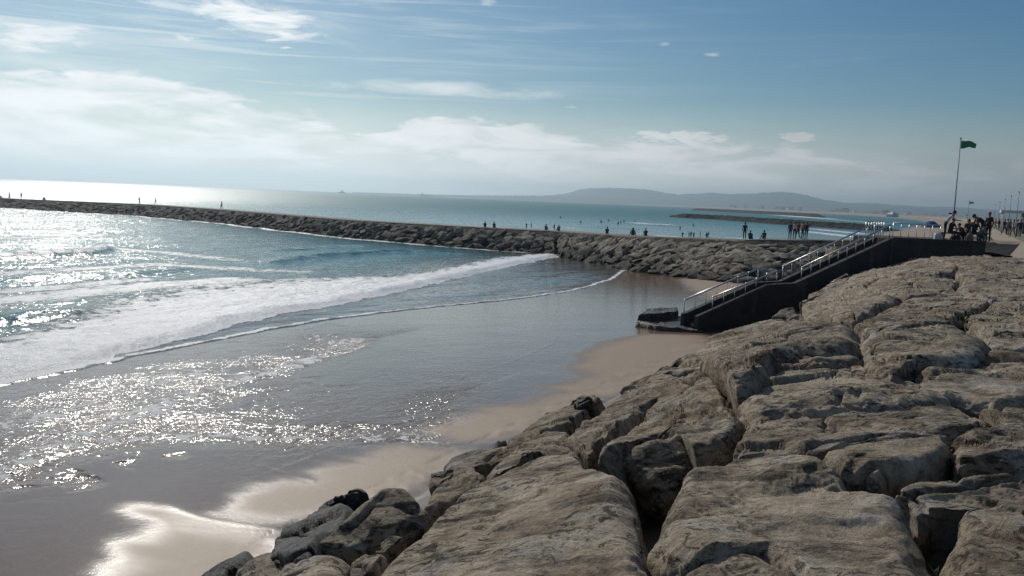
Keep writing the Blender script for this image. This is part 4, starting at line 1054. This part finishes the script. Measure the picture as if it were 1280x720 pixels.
def plainmat(name, col, rough=.8):
    m, nt_, b_ = newmat(name); q_ = NT(nt_)
    tc = q_.n('ShaderNodeTexCoord').outputs['Object']
    q_.l(q_.ramp(q_.noise(tc, 9, 4, .6), [(.3, tuple(c * .8 for c in col)), (.7, tuple(min(1, c * 1.15) for c in col))]), b_.inputs['Base Color'])
    b_.inputs['Roughness'].default_value = rough; return m
C_ = {k: plainmat('cloth_' + k, v) for k, v in dict(black=(.015, .015, .017), navy=(.02, .027, .06), red=(.28, .03, .025), white=(.68, .68, .66), grey=(.16, .16, .165), denim=(.05, .075, .13), khaki=(.20, .16, .10), olive=(.07, .075, .04), pink=(.45, .18, .20), neoprene=(.012, .012, .014), blue=(.04, .09, .25)).items()}
M_skin = plainmat('skin', (.36, .20, .13), .55); M_hair = plainmat('hair', (.018, .012, .009), .6); M_hair2 = plainmat('fair_hair', (.16, .09, .04), .6); M_shoe = plainmat('shoe', (.04, .035, .03), .6)
M_eye = plainmat('eye', (.02, .018, .016), .3)
_bodies = {}
def body_mesh(pose, sleeve='short', shorts=False):
    key = (pose, sleeve, shorts)
    if key in _bodies: return _bodies[key]
    P = POSES[pose]; J = {}
    for k, v in BASEJ.items():
        if k in ('pelvis', 'spine', 'chest', 'neck', 'skull', 'face', 'crown'): J[k] = np.array(P.get(k, v), float)
        else:
            for sd_, sg in (('L', 1), ('R', -1)):
                vv = P.get(sd_ + '_' + k, P.get(k, v)); J[sd_ + k] = np.array([vv[0] * sg, vv[1], vv[2]], float)
    rad = dict(pelvis=(.145, .11), spine=(.13, .10), chest=(.155, .112), neck=(.055, .055), skull=(.072, .08), face=(.075, .092), crown=(.045, .055), shoulder=.062, elbow=.042, wrist=.030, hand=.032, hip=.088, knee=.058, ankle=.040, toe=.035)
    names = list(J); idx = {n_: i for i, n_ in enumerate(names)}
    E = [('pelvis', 'spine'), ('spine', 'chest'), ('chest', 'neck'), ('neck', 'skull'), ('skull', 'face'), ('face', 'crown')]
    for s_0 in 'LR': E += [('chest', s_0 + 'shoulder'), (s_0 + 'shoulder', s_0 + 'elbow'), (s_0 + 'elbow', s_0 + 'wrist'), (s_0 + 'wrist', s_0 + 'hand'), ('pelvis', s_0 + 'hip'), (s_0 + 'hip', s_0 + 'knee'), (s_0 + 'knee', s_0 + 'ankle'), (s_0 + 'ankle', s_0 + 'toe')]
    me = skin_mesh([tuple(J[n_]) for n_ in names], [(idx[a], idx[b]) for a, b in E], [rad.get(n_, rad.get(n_[1:])) for n_ in names], idx['pelvis'])
    # clothing by nearest limb: 0 skin, 1 top, 2 trousers, 3 shoes
    def segd(p, a, b):
        v = b - a; k = np.clip(((p - a) @ v) / (v @ v), 0, 1); return np.linalg.norm(p - a - k[:, None] * v, axis=1), k
    ce = np.array([p.center for p in me.polygons]); best = np.full(len(ce), 9.); mi_ = np.zeros(len(ce), int)
    for a, b in E:
        d, k = segd(ce, J[a], J[b]); cls = np.zeros(len(ce), int); an, bn = a[-5:], b
        if a in ('pelvis', 'spine', 'chest') and b in ('spine', 'chest', 'neck'): cls[:] = 1; cls[(a == 'pelvis') & (k < .3)] = 2; cls[(b == 'neck') & (k > .72)] = 0
        elif 'shoulder' in b: cls[:] = 1
        elif 'elbow' in b: cls[:] = 1; cls[(sleeve == 'short') & (k > .55)] = 0
        elif 'wrist' in b: cls[:] = 1 if sleeve == 'long' else 0
        elif 'hip' in b: cls[:] = 2
        elif 'knee' in b: cls[:] = 2
        elif 'ankle' in b: cls[:] = 0 if shorts else 2
        elif 'toe' in b: cls[:] = 3
        up = d < best; best[up] = d[up]; mi_[up] = cls[up]
    me.materials.clear()
    for m_ in (M_skin, C_['grey'], C_['black'], M_shoe, M_eye): me.materials.append(m_)
    me.polygons.foreach_set('material_index', mi_.astype(np.int32))
    # fingers, nose, ears, eyes as extra pieces of the same mesh
    bm = bmesh.new(); bm.from_mesh(me)
    def cone(a, b, r0, r1, mat_i=0):
        a, b = Vector(a), Vector(b); d = b - a
        M = Matrix.Translation((a + b) / 2) @ d.to_track_quat('Z', 'Y').to_matrix().to_4x4()
        r = bmesh.ops.create_cone(bm, cap_ends=True, segments=6, radius1=r0, radius2=r1, depth=d.length, matrix=M)
        for v in r['verts']:
            for f in v.link_faces: f.material_index = mat_i; f.smooth = True
    for s_0, sg in (('L', 1), ('R', -1)):
        h, w_ = J[s_0 + 'hand'], J[s_0 + 'wrist']; d = (h - w_) / np.linalg.norm(h - w_); sx_ = np.array([0, 1., 0]) if abs(d[1]) < .6 else np.array([1., 0, 0])
        sx_ = sx_ - d * (sx_ @ d); sx_ /= np.linalg.norm(sx_); pn = np.cross(d, sx_)
        for k, (o_, ln) in enumerate(((-.026, .062), (-.009, .074), (.009, .070), (.025, .054))):
            a = h + sx_ * o_ + d * .012; m1 = a + d * ln * .55; e_ = m1 + (d * .8 + pn * -sg * .45) * ln * .5
            cone(a, m1, .0095, .0085); cone(m1, e_, .0085, .006)
        a = w_ + (h - w_) * .5 - sx_ * .022; cone(a, a + (d * .7 - sx_ * .7) * .05, .011, .008)
    fc_ = J['face']; up = J['crown'] - J['skull']; up /= np.linalg.norm(up); fwd = np.cross(np.array([1., 0, 0]), up); fwd = fwd if fwd[1] < 0 else -fwd
    cone(fc_ + fwd * .075 + up * .005, fc_ + fwd * .108 - up * .022, .008, .014)
    for sg in (1, -1):
        x_ = np.array([sg, 0, 0.])
        cone(fc_ + x_ * .070 - up * .005, fc_ + x_ * .084 + fwd * -.012, .026, .018)
        cone(fc_ + x_ * .030 + fwd * .070 + up * .012, fc_ + x_ * .031 + fwd * .088 + up * .012, .009, .007, 4)
    cone(fc_ + fwd * .070 - up * .050 + np.array([-.02, 0, 0]), fc_ + fwd * .080 - up * .050 + np.array([.02, 0, 0]), .006, .006, 4)
    bm.to_mesh(me); bm.free()
    for p in me.polygons: p.use_smooth = True
    # hair cap
    hb = MB(); c0 = (J['face'] * .45 + J['crown'] * .55) - fwd * .018
    hb.sphere((0, 0, 0), (.084, .102, .092), 12, 8)
    V = np.vstack(hb.v); 
    ax = np.column_stack([np.array([1., 0, 0]), -fwd, up]); V = V @ ax.T + c0
    V += .006 * np.stack([fbm(V * 22 + k, 2) for k in range(3)], 1)
    hm = mesh_np('hair', V, [np.array(hb.f4)], [M_hair], True)
    _bodies[key] = (me, hm); return _bodies[key]
def person(label, loc, heading, pose, top, bottom, group=None, hair=M_hair, scale=1.0, sleeve='short', shorts=False):
    """heading: degrees, 0 faces the camera (-Y)"""
    me, hm = body_mesh(pose, sleeve, shorts); me = me.copy(); hm = hm.copy()
    for i_, m_ in enumerate((M_skin, C_[top], C_[bottom], M_shoe, M_eye)): me.materials[i_] = m_
    hm.materials[0] = hair
    o = link('person', me); o.location = loc; o.rotation_euler = (0, 0, R(heading)); o.scale = (scale,) * 3
    link('hair', hm, o)
    return tag(o, label, 'person', group)

# on the terrace
TZ = 5.822
def onT(px, D, z=TZ): p = atD(px, 300, D); return (p[0], p[1], z)
person('person in white and red top leaning forward with both arms out on the terrace', onT(1180, 51.6), 62, 'lean', 'white', 'black', scale=1.06, sleeve='short')
person('person in dark clothes crouching low in the middle of the terrace group', onT(1202, 51.8), -70, 'crouch', 'black', 'black', scale=1.0, sleeve='long')
person('person with dark hair bending to the left on the terrace', onT(1228, 52.4), -88, 'bend', 'black', 'navy', scale=1.16, sleeve='long')
person('person in a dark jacket standing at the right end of the terrace', onT(1234.5, 51.3), -60, 'stand', 'black', 'black', scale=1.0, sleeve='long', hair=M_hair2)
person('person in grey crouching beside the dark jacketed one', onT(1224, 51.2), 80, 'crouch', 'grey', 'denim', scale=1.0, sleeve='short')
person('person in black sitting on the terrace edge next to the leaning person', onT(1187.5, 51.4), 25, 'chairsit', 'black', 'black', scale=1.0, sleeve='long')
person('person in olive sitting low at the middle of the terrace group', onT(1209, 51.9), -20, 'chairsit', 'olive', 'black', scale=1.0, sleeve='long')
person('person in navy sitting low right of the middle of the terrace group', onT(1217.5, 51.7), 15, 'chairsit', 'navy', 'black', scale=1.0, sleeve='long')
bench_o = empty('bench', onT(1203, 51.85), R(-8)); tag(bench_o, 'low dark bench under the seated people on the terrace', 'bench')
MB().box((0, 0, .42), (2.6, .42, .07)).build('seat', M_dark, bench_o)
for x_ in (-1.1, 0, 1.1): MB().box((x_, 0, .195), (.09, .36, .38)).build('leg', M_dark, bench_o)
# red vest over the leaning person
def bag(label, loc, size, mat, rz=0):
    b_ = empty('bag', loc, rz); tag(b_, label, 'bag')
    sx_, sy_, sz_ = size
    m = MB(); n_ = 20
    for z0, z1, s0, s1 in ((0, .15, .9, 1.0), (.15, .7, 1.0, .95), (.7, .95, .95, .7), (.95, 1.0, .7, .5)):
        an = np.arange(n_) / n_ * 2 * math.pi; cx = np.sign(np.cos(an)) * np.abs(np.cos(an)) ** .5; cy = np.sign(np.sin(an)) * np.abs(np.sin(an)) ** .5
        a = np.column_stack([cx * sx_ / 2 * s0, cy * sy_ / 2 * s0, np.full(n_, z0 * sz_)]); c_ = np.column_stack([cx * sx_ / 2 * s1, cy * sy_ / 2 * s1, np.full(n_, z1 * sz_)])
        m.v.append(np.vstack([a, c_])); bq = m.n
        for i in range(n_): j = (i + 1) % n_; m.f4.append([bq + i, bq + j, bq + n_ + j, bq + n_ + i])
        if z1 == 1.0: 
            for i in range(1, n_ - 1): m.f3.append([bq + n_, bq + n_ + i, bq + n_ + i + 1])
        m.n += 2 * n_
    m.build('body', mat, b_, True)
    h = MB(); pp = [np.array([-sx_ * .25, 0, sz_ * .97]), np.array([-sx_ * .2, 0, sz_ * 1.25]), np.array([sx_ * .2, 0, sz_ * 1.25]), np.array([sx_ * .25, 0, sz_ * .97])]
    for a, c_ in zip(pp[:-1], pp[1:]): h.tube(a, c_, .016)
    h.build('handle', mat, b_, True)
bag('white carrier bag on the terrace beside the leaning person', onT(1172, 51.0), (.42, .3, .42), C_['white'])
bag('pale rucksack between the crouching people on the terrace', onT(1212, 51.0), (.38, .28, .48), C_['khaki'], .4)
bag('black sports bag on the terrace by the crouching person in black', onT(1194, 50.9), (.62, .32, .34), C_['black'], .2)

# on the breakwater walkway
def jz(px): return float(np.interp(px, [0, 174, 275, 435, 600, 700, 800, 930, 1000, 1060], [1.9, 2.3, 2.45, 2.65, 2.9, 3.05, 3.55, 4.15, 4.55, 5.2])) + .0
def onJ(px, back_=2.0):
    """a spot on the walkway in the direction of a picture column"""
    d = ray(px, 290); best = None
    A = ET + b3 * back_
    a_ = np.arctan2(A[:, 0], A[:, 1]); t_0 = math.atan2(d[0], d[1]); j = int(np.argmin(np.abs(a_ - t_0)))
    return tuple(A[j])
G1 = 'people out on the breakwater'
for px, pose, h, lab, tp, bt in [
  (2, 'sit', 90, 'person sitting hunched on the breakwater at the left edge of the picture', 'black', 'black'),
  (12, 'walk', 90, 'left one of two people walking close together far out on the breakwater', 'black', 'denim'),
  (15.6, 'stand', 100, 'right one of two people walking close together far out on the breakwater', 'navy', 'black'),
  (27, 'stand', 200, 'person standing alone just right of the far walking pair', 'black', 'grey'),
  (53, 'sit', 60, 'left one of two people sitting on the far breakwater edge', 'black', 'navy'),
  (57.5, 'sit', 0, 'right one of two people sitting on the far breakwater edge', 'black', 'black'),
  (174.5, 'hips', 150, 'dark figure standing alone on the left part of the breakwater', 'black', 'black'),
  (193.5, 'walk', -90, 'dark figure walking alone between the lone standing figure and the couple', 'navy', 'black'),
  (275.3, 'walk', -80, 'left one of the couple walking side by side on the breakwater', 'black', 'black'),
  (279.3, 'walk', -95, 'right one of the couple walking side by side on the breakwater', 'grey', 'black'),
  (603, 'sit', 180, 'person sitting alone at the middle of the breakwater', 'black', 'black'),
  (618.5, 'sit', 170, 'person sitting with back turned near the middle of the breakwater', 'navy', 'black'),
  (684, 'sit', 150, 'left one of two people sitting above the foam edge', 'black', 'denim'),
  (699, 'sit', 200, 'right one of two people sitting above the foam edge', 'grey', 'black'),
  (759, 'sit', 180, 'person sitting alone on the walkway above the brown boulders', 'black', 'black'),
  (789, 'sit', 200, 'first of three sitters on the walkway facing the surf', 'navy', 'black'),
  (793.5, 'sit', 150, 'second of three sitters on the walkway facing the surf', 'black', 'black'),
  (808, 'sit', 185, 'third of three sitters on the walkway, a little apart', 'black', 'denim'),
  (932, 'stand', 170, 'person standing beside a seated one on the near breakwater', 'black', 'black'),
  (937, 'sit', 150, 'person seated beside a standing one on the near breakwater', 'navy', 'black'),
  (958, 'sit', 190, 'person sitting alone left of the standing group of five', 'black', 'grey')]:
    p = onJ(px, 1.2 if pose == 'sit' else 2.2)
    person(lab, p, h, pose, tp, bt, G1, sleeve='long' if tp in ('black', 'navy') else 'short')
G2 = 'group standing together on the breakwater'
for px, pose, h, lab, tp, bt, bk in [
  (986, 'stand', 185, 'person in navy standing apart at the left of the group on the breakwater', 'navy', 'black', 2.4),
  (994.5, 'hips', 160, 'person in a white top with bare arms in the group on the breakwater', 'white', 'black', 3.0),
  (998.5, 'walk', 200, 'person in dark red in the middle of the group on the breakwater', 'red', 'black', 2.2),
  (1003, 'stand', 120, 'person in pink near the right of the group on the breakwater', 'pink', 'denim', 2.8),
  (1007.5, 'stand', 190, 'person in black at the right end of the group on the breakwater', 'black', 'black', 2.3)]:
    person(lab, onJ(px, bk), h, pose, tp, bt, G2, sleeve='long' if tp in ('black', 'navy') else 'short')

# surfers and bathers beyond the breakwater
def surfboard(label, loc, rz, col, group):
    m = MB(); n_ = 28; k = np.linspace(-1, 1, n_); wdt = .27 * np.maximum(1 - np.abs(k) ** 2.6, 0) ** .6; zz_ = .10 * k ** 4
    V = []; 
    for s_0, z_0 in ((-1, 0), (-.6, .035), (.6, .035), (1, 0), (.6, -.035), (-.6, -.035)): V.append(np.column_stack([wdt * s_0, k * 1.05, zz_ + z_0]))
    V = np.stack(V, 0); V = np.concatenate([V, V[:1]], 0)
    o = link('surfboard', mesh_np('surfboard', V.reshape(-1, 3), [grid_faces(7, n_)], [col], True)); o.location = loc; o.rotation_euler = (0, 0, rz)
    return tag(o, label, 'surfboard', group)
M_board = plainmat('board_white', (.72, .71, .66), .3)
G3 = 'surfers sitting on their boards'
surf = [(701, 272.5), (726, 279), (751, 278), (760, 276.6), (773, 280), (776, 279), (779.5, 277.5), (793, 278), (834.5, 282), (850, 286.2), (866, 282.4)]
for i, (px, py) in enumerate(surf):
    p = at(px, py, 0); rz = R(-40 + 37 * (i % 4))
    person('surfer in a black wetsuit sitting low in the water beyond the breakwater', (p[0], p[1], .02), -40 + 37 * (i % 4), 'sit', 'neoprene', 'neoprene', G3, sleeve='long')
    surfboard('pale surfboard under a sitting surfer beyond the breakwater', (p[0], p[1], .06), rz, M_board, 'surfboards under the surfers')
G4 = 'bathers wading in the shallows'
for i, (px, D) in enumerate([(658, 226), (664, 230), (693, 224), (854, 205), (862, 208), (864.5, 211), (868, 206), (876, 209), (884, 207), (886, 215)]):
    p = atD(px, 280, D)
    lab = 'bather wading in the sea just over the right part of the walkway' if px > 800 else 'bather wading in the sea just over the middle of the walkway'
    person(lab, (p[0], p[1], -.45), 40 + 57 * i, 'wade' if i % 3 == 0 else ('hips' if i % 3 == 1 else 'stand'), 'neoprene' if i % 2 else 'navy', 'neoprene', G4 + (' on the right' if px > 800 else ' in the middle'), sleeve='long', shorts=True)

# strollers on the promenade, far right
G5 = 'people strolling on the promenade at the far right'
PZ = 5.46
for i, (px, D, pose, tp, bt, lab) in enumerate([
   (1255, 96, 'walk', 'black', 'black', 'person in black at the left of the promenade crowd'),
   (1258.5, 99, 'stand', 'navy', 'denim', 'person in navy in the promenade crowd under the pale lamp head'),
   (1262, 92, 'walk', 'grey', 'black', 'person in a grey top walking in the promenade crowd'),
   (1266.5, 84, 'walk', 'white', 'khaki', 'person in white top and pale trousers on the promenade'),
   (1271, 90, 'stand', 'black', 'navy', 'person in black standing before the kiosk front'),
   (1275, 86, 'walk', 'navy', 'black', 'person in navy at the right edge before the kiosk'),
   (1248, 128, 'stand', 'black', 'grey', 'small distant person left of the promenade crowd'),
   (1243.5, 140, 'walk', 'red', 'black', 'small distant person in dark red left of the promenade crowd')]):
    p = atD(px, 290, D); person(lab, (p[0], p[1], PZ), 20 + 60 * i, pose, tp, bt, G5, sleeve='long' if tp in ('black', 'navy') else 'short')

# ------------------------------------------------------------------ flags, parasols, lamps, kiosk
def flagpole(label, loc, hgt, flag_label, fw, fh, col, lean=0.0, r=.045):
    e = empty('flagpole', loc); tag(e, label, 'flagpole')
    MB().tube((0, 0, 0), (0, 0, hgt), r, r * .6, 10).build('pole', M_pole, e, True)
    MB().sphere((0, 0, hgt + r), r * 1.5, 10, 8).build('finial', M_pole, e, True)
    MB().box((0, 0, .06), (.36, .36, .12)).build('base', M_conc_dark, e)
    MB().box((-.16, 0, 2.1), (.34, .1, .1)).build('cleat', M_dark, e)
    n_, m_ = 26, 12; u, v = np.meshgrid(np.linspace(0, 1, n_), np.linspace(0, 1, m_), indexing='ij')
    drop = .32 * u ** 2 * fh
    th = .012
    X = r + u * fw * (1 - .06 * v); Yv = .10 * np.sin(u * 7.5 + v * 1.2) * u; Z = hgt - .08 - v * fh * (1 - .42 * u) - drop * (1 - .2 * v) - .03 * np.sin(u * 9)
    A = np.stack([X, Yv + th / 2, Z], -1).reshape(-1, 3); B_ = np.stack([X, Yv - th / 2, Z], -1).reshape(-1, 3)
    gf = grid_faces(n_, m_)
    o = link('flag', mesh_np('flag', np.vstack([A, B_]), [np.vstack([gf, gf[:, ::-1] + len(A)])], [col], True)); o.location = loc; o.rotation_euler = (0, 0, R(-6))
    tag(o, flag_label, 'flag')
M_pole = plain('pole_paint', (.30, .31, .31), .5, 0, .1, 4)
M_green = plainmat('flag_green', (.02, .22, .085), .7); M_yellow = plainmat('flag_yellow', (.50, .36, .05), .7)
p = atD(1190.5, 290, 58)
flagpole('tall slim flagpole rising behind the terrace', (p[0], p[1], 5.3), 6.9, 'green bathing flag streaming from the tall pole', 1.0, .52, M_green)
p = atD(1208.5, 285, 150)
flagpole('distant short flagpole right of the tall one', (p[0], p[1], 5.46), 4.5, 'small yellow flag on the distant pole', .8, .45, M_yellow, r=.04)
def parasol(label, loc, hgt, rad_, mat, drop_):
    e = empty('parasol', loc); tag(e, label, 'parasol')
    MB().tube((0, 0, 0), (0, 0, hgt + .06), .022, k=8).build('pole', M_steel, e, True)
    n_ = 40; V = [(0, 0, hgt), (0, 0, hgt - .03)]; 
    rings = [(.35, .15), (.7, .55), (1.0, 1.0)]
    P = [[], []]
    for sh in (0, 1):
        for rr_, dd in rings:
            for i in range(n_):
                an = 2 * math.pi * i / n_; sc = 1 - .05 * rr_ * abs(math.sin(an * 4))
                V.append((math.cos(an) * rad_ * rr_ * sc, math.sin(an) * rad_ * rr_ * sc, hgt - drop_ * dd - .03 * sh + .03 * rr_ * abs(math.sin(an * 4))))
    F3, F4 = [], []
    for sh in (0, 1):
        b_ = 2 + sh * 3 * n_
        for i in range(n_):
            j = (i + 1) % n_; F3.append([sh, b_ + i, b_ + j] if sh == 0 else [sh, b_ + j, b_ + i])
            for k in (0, 1):
                q4 = [b_ + k * n_ + i, b_ + (k + 1) * n_ + i, b_ + (k + 1) * n_ + j, b_ + k * n_ + j]; F4.append(q4 if sh == 0 else q4[::-1])
    for i in range(n_): j = (i + 1) % n_; F4.append([2 + 2 * n_ + i, 2 + 5 * n_ + i, 2 + 5 * n_ + j, 2 + 2 * n_ + j])
    link('canopy', mesh_np('canopy', V, [np.array(F3), np.array(F4)], [mat], False), e)
def coast_z(x, y):
    s, t = st(x, y); return float(np.interp(t - (tshore(s) - 20), [-60, -14.5, -13.2, -8, 20], [5.46, 5.46, 3.9, 3.0, 0]))
p = atD(1163, 285, 84); parasol('blue beach parasol behind the terrace railing', (p[0], p[1], coast_z(p[0], p[1]) - .1), 6.85 - coast_z(p[0], p[1]), .95, C_['blue'], .62)
p = atD(1214, 285, 96); parasol('red beach parasol behind the terrace group', (p[0], p[1], coast_z(p[0], p[1]) - .1), 6.85 - coast_z(p[0], p[1]), .85, C_['red'], .42)
M_globe = plain('lamp_globe', (.75, .74, .70), .3, 0, .05, 5)
def lamp(label, loc, hgt, globe=False):
    e = empty('street_lamp', loc); tag(e, label, 'street lamp', 'street lamps along the promenade')
    MB().tube((0, 0, 0), (0, 0, .9), .11, .10, 10).build('base', M_pole, e, True)
    MB().tube((0, 0, .9), (0, 0, hgt), .075, .05, 10).build('pole', M_pole, e, True)
    MB().tube((0, 0, hgt), (0, 0, hgt + .32), .13, .09, 10).build('lamp_head', M_dark, e, True)
for i, (k, lb) in enumerate([(0, 'tallest street lamp, nearest in the row at the right edge'), (38, 'second street lamp of the promenade row from the right edge'), (80, 'third street lamp of the promenade row from the right edge'), (125, 'fourth street lamp of the promenade row from the right edge'), (180, 'fifth street lamp of the promenade row from the right edge'), (250, 'smallest street lamp at the far end of the promenade row')]):
    b0 = np.array([93.5, 163.]) + T_ * k
    lamp(lb, (b0[0], b0[1], PZ), 7.6)
# kiosk
kc = atD(1287, 285, 112); ke = empty('kiosk', (kc[0], kc[1], PZ), math.atan2(T_[1], T_[0]) - math.pi / 2)
tag(ke, 'low beach kiosk with a white flat canopy at the right edge of the picture', 'kiosk')
M_white = plain('white_paint', (.74, .73, .70), .6, 0, .06, 2); M_wood = plain('dark_timber', (.06, .045, .035), .7, 0, .2, 3); M_glass = plain('window_glass', (.03, .04, .045), .12, 0, .05, 1)
MB().box((1.2, 0, 1.25), (4.2, 6.0, 2.5)).build('wall', M_wood, ke)
MB().box((.2, 0, 2.66), (7.2, 7.4, .30)).build('canopy', M_white, ke)
MB().box((2.0, .8, 3.12), (1.6, 2.0, .6)).build('roof_box', M_wood, ke)
for y_ in (-3.4, -1.2, 1.2, 3.4): MB().tube((-3.1, y_, 0), (-3.1, y_, 2.51), .05, k=10).build('post', M_white, ke, True)
for y_ in (-1.9, 0, 1.9):
    wf = MB().box((-.93, y_, 1.55), (.06, 1.5, 1.1)).build('window', M_white, ke); MB().box((-.965, y_, 1.55), (.02, 1.3, .92)).build('pane', M_glass, wf)
    wf = MB().box((y_ * .8 + 1.2, -3.02, 1.55), (1.2, .06, 1.0)).build('window', M_white, ke); MB().box((y_ * .8 + 1.2, -3.055, 1.55), (1.04, .02, .84)).build('pane', M_glass, wf)
# small post and bar on the rocks
p = march(1083, 334, S_top); e = empty('post', (p[0], p[1], p[2] - .25)); tag(e, 'short white post at the rock edge before the dark stair wall', 'post')
MB().tube((0, 0, 0), (0, 0, .55), .055, .05, 12).build('shaft', M_white, e, True); MB().sphere((0, 0, .6), (.085, .085, .08), 12, 8).build('cap', M_white, e, True)
p = march(1047, 352, S_top); a = np.array(p) - np.array([.45, .3, .05]); c_ = np.array(p) + np.array([.55, .35, .38])
e = empty('iron_bar', tuple(p)); tag(e, 'thin iron bar sticking out of the rim rocks by the stair wall', 'iron bar')
MB().tube(a - p, c_ - p, .03, k=8).build('bar', M_steel, e, True); MB().tube(c_ - p, c_ - p + np.array([.10, .06, -.04]), .035, .03, 8).build('bent_end', M_steel, e, True)

# weeds between the boulders
M_leaf = plain('weed_leaf', (.055, .085, .018), .6, 0, .3, 12)
def weeds(label, px, py, zoff, n_, spread, hgt, seed):
    rs_ = np.random.RandomState(seed); p = march(px, py, S_top); p = p + np.array([0, 0, zoff])
    V, F4 = [], []; b_ = 0
    for i in range(n_):
        o_ = rs_.normal(size=2) * spread; an = rs_.uniform(0, 6.28); ln = hgt * rs_.uniform(.5, 1.2); wd = .012 + .02 * rs_.rand(); ben = rs_.uniform(.2, .9)
        d = np.array([math.cos(an), math.sin(an), 0]); sd_ = np.array([-d[1], d[0], 0])
        for k in range(5):
            f = k / 4; c0 = np.array([o_[0], o_[1], 0]) + d * ben * ln * f * f + np.array([0, 0, ln * f * (1 - .35 * ben * f)]); w_ = wd * (math.sin(math.pi * (.12 + .86 * f)))
            V += [c0 - sd_ * w_, c0 + sd_ * w_]
            if k: F4.append([b_ + 2 * k - 2, b_ + 2 * k - 1, b_ + 2 * k + 1, b_ + 2 * k])
        b_ += 10
    o = link('weeds', mesh_np('weeds', np.array(V), [np.array(F4)], [M_leaf], True)); o.location = p
    tag(o, label, 'weeds', kind='stuff')
weeds('green weeds growing in the hollow of the lower right boulders', 1176, 690, -.55, 260, .16, .38, 4)
weeds('low green tuft on the flat rocks by the right edge, upper rows', 1246, 398, -.10, 260, .35, .16, 6)

# far shore: sea fort with lighthouse, town
M_far = plain('fort_stone', (.25, .23, .20), .9, 0, .1, .02)
p = at(427.5, 240.4, 0.0); az_ = azel(427.5, 240)[0]; Df = 5200; fx, fy = math.sin(R(az_)) * Df, math.cos(R(az_)) * Df
e = empty('sea_fort', (fx, fy, 0)); e.scale = (.62,) * 3; tag(e, 'faint round sea fort with a lighthouse tower on the horizon', 'fort')
MB().tube((0, 0, -2), (0, 0, 9), 34, 31, 40).build('bastion', M_far, e); MB().tube((0, 0, 9), (0, 0, 15), 18, 17, 32).build('keep', M_far, e)
tw = MB().tube((0, 0, 15), (0, 0, 31), 4.2, 3.2, 20).build('tower', M_far, e); MB().tube((0, 0, 31), (0, 0, 35), 2.4, 2.2, 16).build('lantern', M_white, tw)
MB().tube((0, 0, -2), (0, 0, 3), 52, 46, 36).build('reef', M_core, e)
az_ = azel(532.5, 243)[0]; Df = 6400; fx, fy = math.sin(R(az_)) * Df, math.cos(R(az_)) * Df
e = empty('cargo_ship', (fx, fy, 0), .3); tag(e, 'tiny faint ship on the horizon right of the sea fort', 'ship')
MB().prism([(-40, -8), (34, -8), (46, 0), (34, 8), (-40, 8)], -1, 7).build('hull', M_far, e); MB().box((-24, 0, 13), (16, 14, 12)).build('superstructure', M_white, e); MB().tube((-26, 0, 19), (-26, 0, 26), 2.5, 2.2, 12).build('funnel', M_dark, e)
rs = np.random.RandomState(21)
proto = empty('house', (0, 0, 0)); M_roof = plain('roof_tile', (.25, .11, .06), .85, 0, .15, .3)
MB().box((0, 0, 4), (20, 14, 8)).build('wall', M_white, proto)
MB().prism([(-10.6, -7.6), (10.6, -7.6), (10.6, 7.6), (-10.6, 7.6)], 8.003, [8.2, 8.2, 8.2, 8.2]).box((0, 0, 9.7), (20.6, 14.6, 3.0), taper=.25).build('roof', M_roof, proto)
for i in range(34):
    px = rs.uniform(905, 1190); az_ = azel(px, 262)[0]; Df = rs.uniform(4200, 6600)
    o = proto if i == 0 else copy_tree(proto)
    o.location = (math.sin(R(az_)) * Df, math.cos(R(az_)) * Df, rs.uniform(5, 9)); o.rotation_euler = (0, 0, rs.uniform(0, 3)); o.scale = (rs.uniform(.7, 1.9), rs.uniform(.8, 1.4), rs.uniform(.8, 1.8))
    tag(o, 'tiny pale house on the low shore below the far hills', 'house', 'houses on the far shore')
# white marquee far down the beach
az_ = azel(1115.5, 270)[0]; Df = 900; x_, y_ = math.sin(R(az_)) * Df, math.cos(R(az_)) * Df
e = empty('marquee', (x_, y_, 4.5), .4); tag(e, 'small white pointed marquee far along the beach', 'marquee')
MB().box((0, 0, 1.3), (7.5, 7.5, 2.6)).build('wall', M_white, e); MB().box((0, 0, 3.9), (8.2, 8.2, 2.6), taper=.06).build('roof', M_white, e)

# ------------------------------------------------------------------ sea air
HZ = MB().box((0, 0, 105), (27000, 27000, 226)).build('haze', None)
hm, nt, b = newmat('haze_air'); nt.nodes.remove(b); q = NT(nt)
pv = q.n('ShaderNodeVolumePrincipled'); hm.cycles.volume_sampling = 'DISTANCE'; pv.inputs['Color'].default_value = (.72, .90, 1, 1); pv.inputs['Density'].default_value = 1.55e-4; pv.inputs['Anisotropy'].default_value = .66
q.l(pv.outputs[0], nt.nodes['Material Output'].inputs['Volume'])
HZ.data.materials.clear(); HZ.data.materials.append(hm)
tag(HZ, kind='stuff')

# ------------------------------------------------------------------ render settings
scene.view_settings.view_transform = 'Standard'; scene.view_settings.look = 'None'
scene.view_settings.exposure = -.82; scene.view_settings.gamma = 1; scene.view_settings.use_curve_mapping = False
scene.cycles.use_denoising = True; scene.cycles.denoising_prefilter = "NONE"; scene.cycles.denoising_input_passes = "RGB_ALBEDO_NORMAL"
scene.cycles.max_bounces = 6; scene.cycles.diffuse_bounces = 3; scene.cycles.glossy_bounces = 3
scene.cycles.sample_clamp_indirect = 1.5
scene.cycles.caustics_reflective = False; scene.cycles.blur_glossy = .6
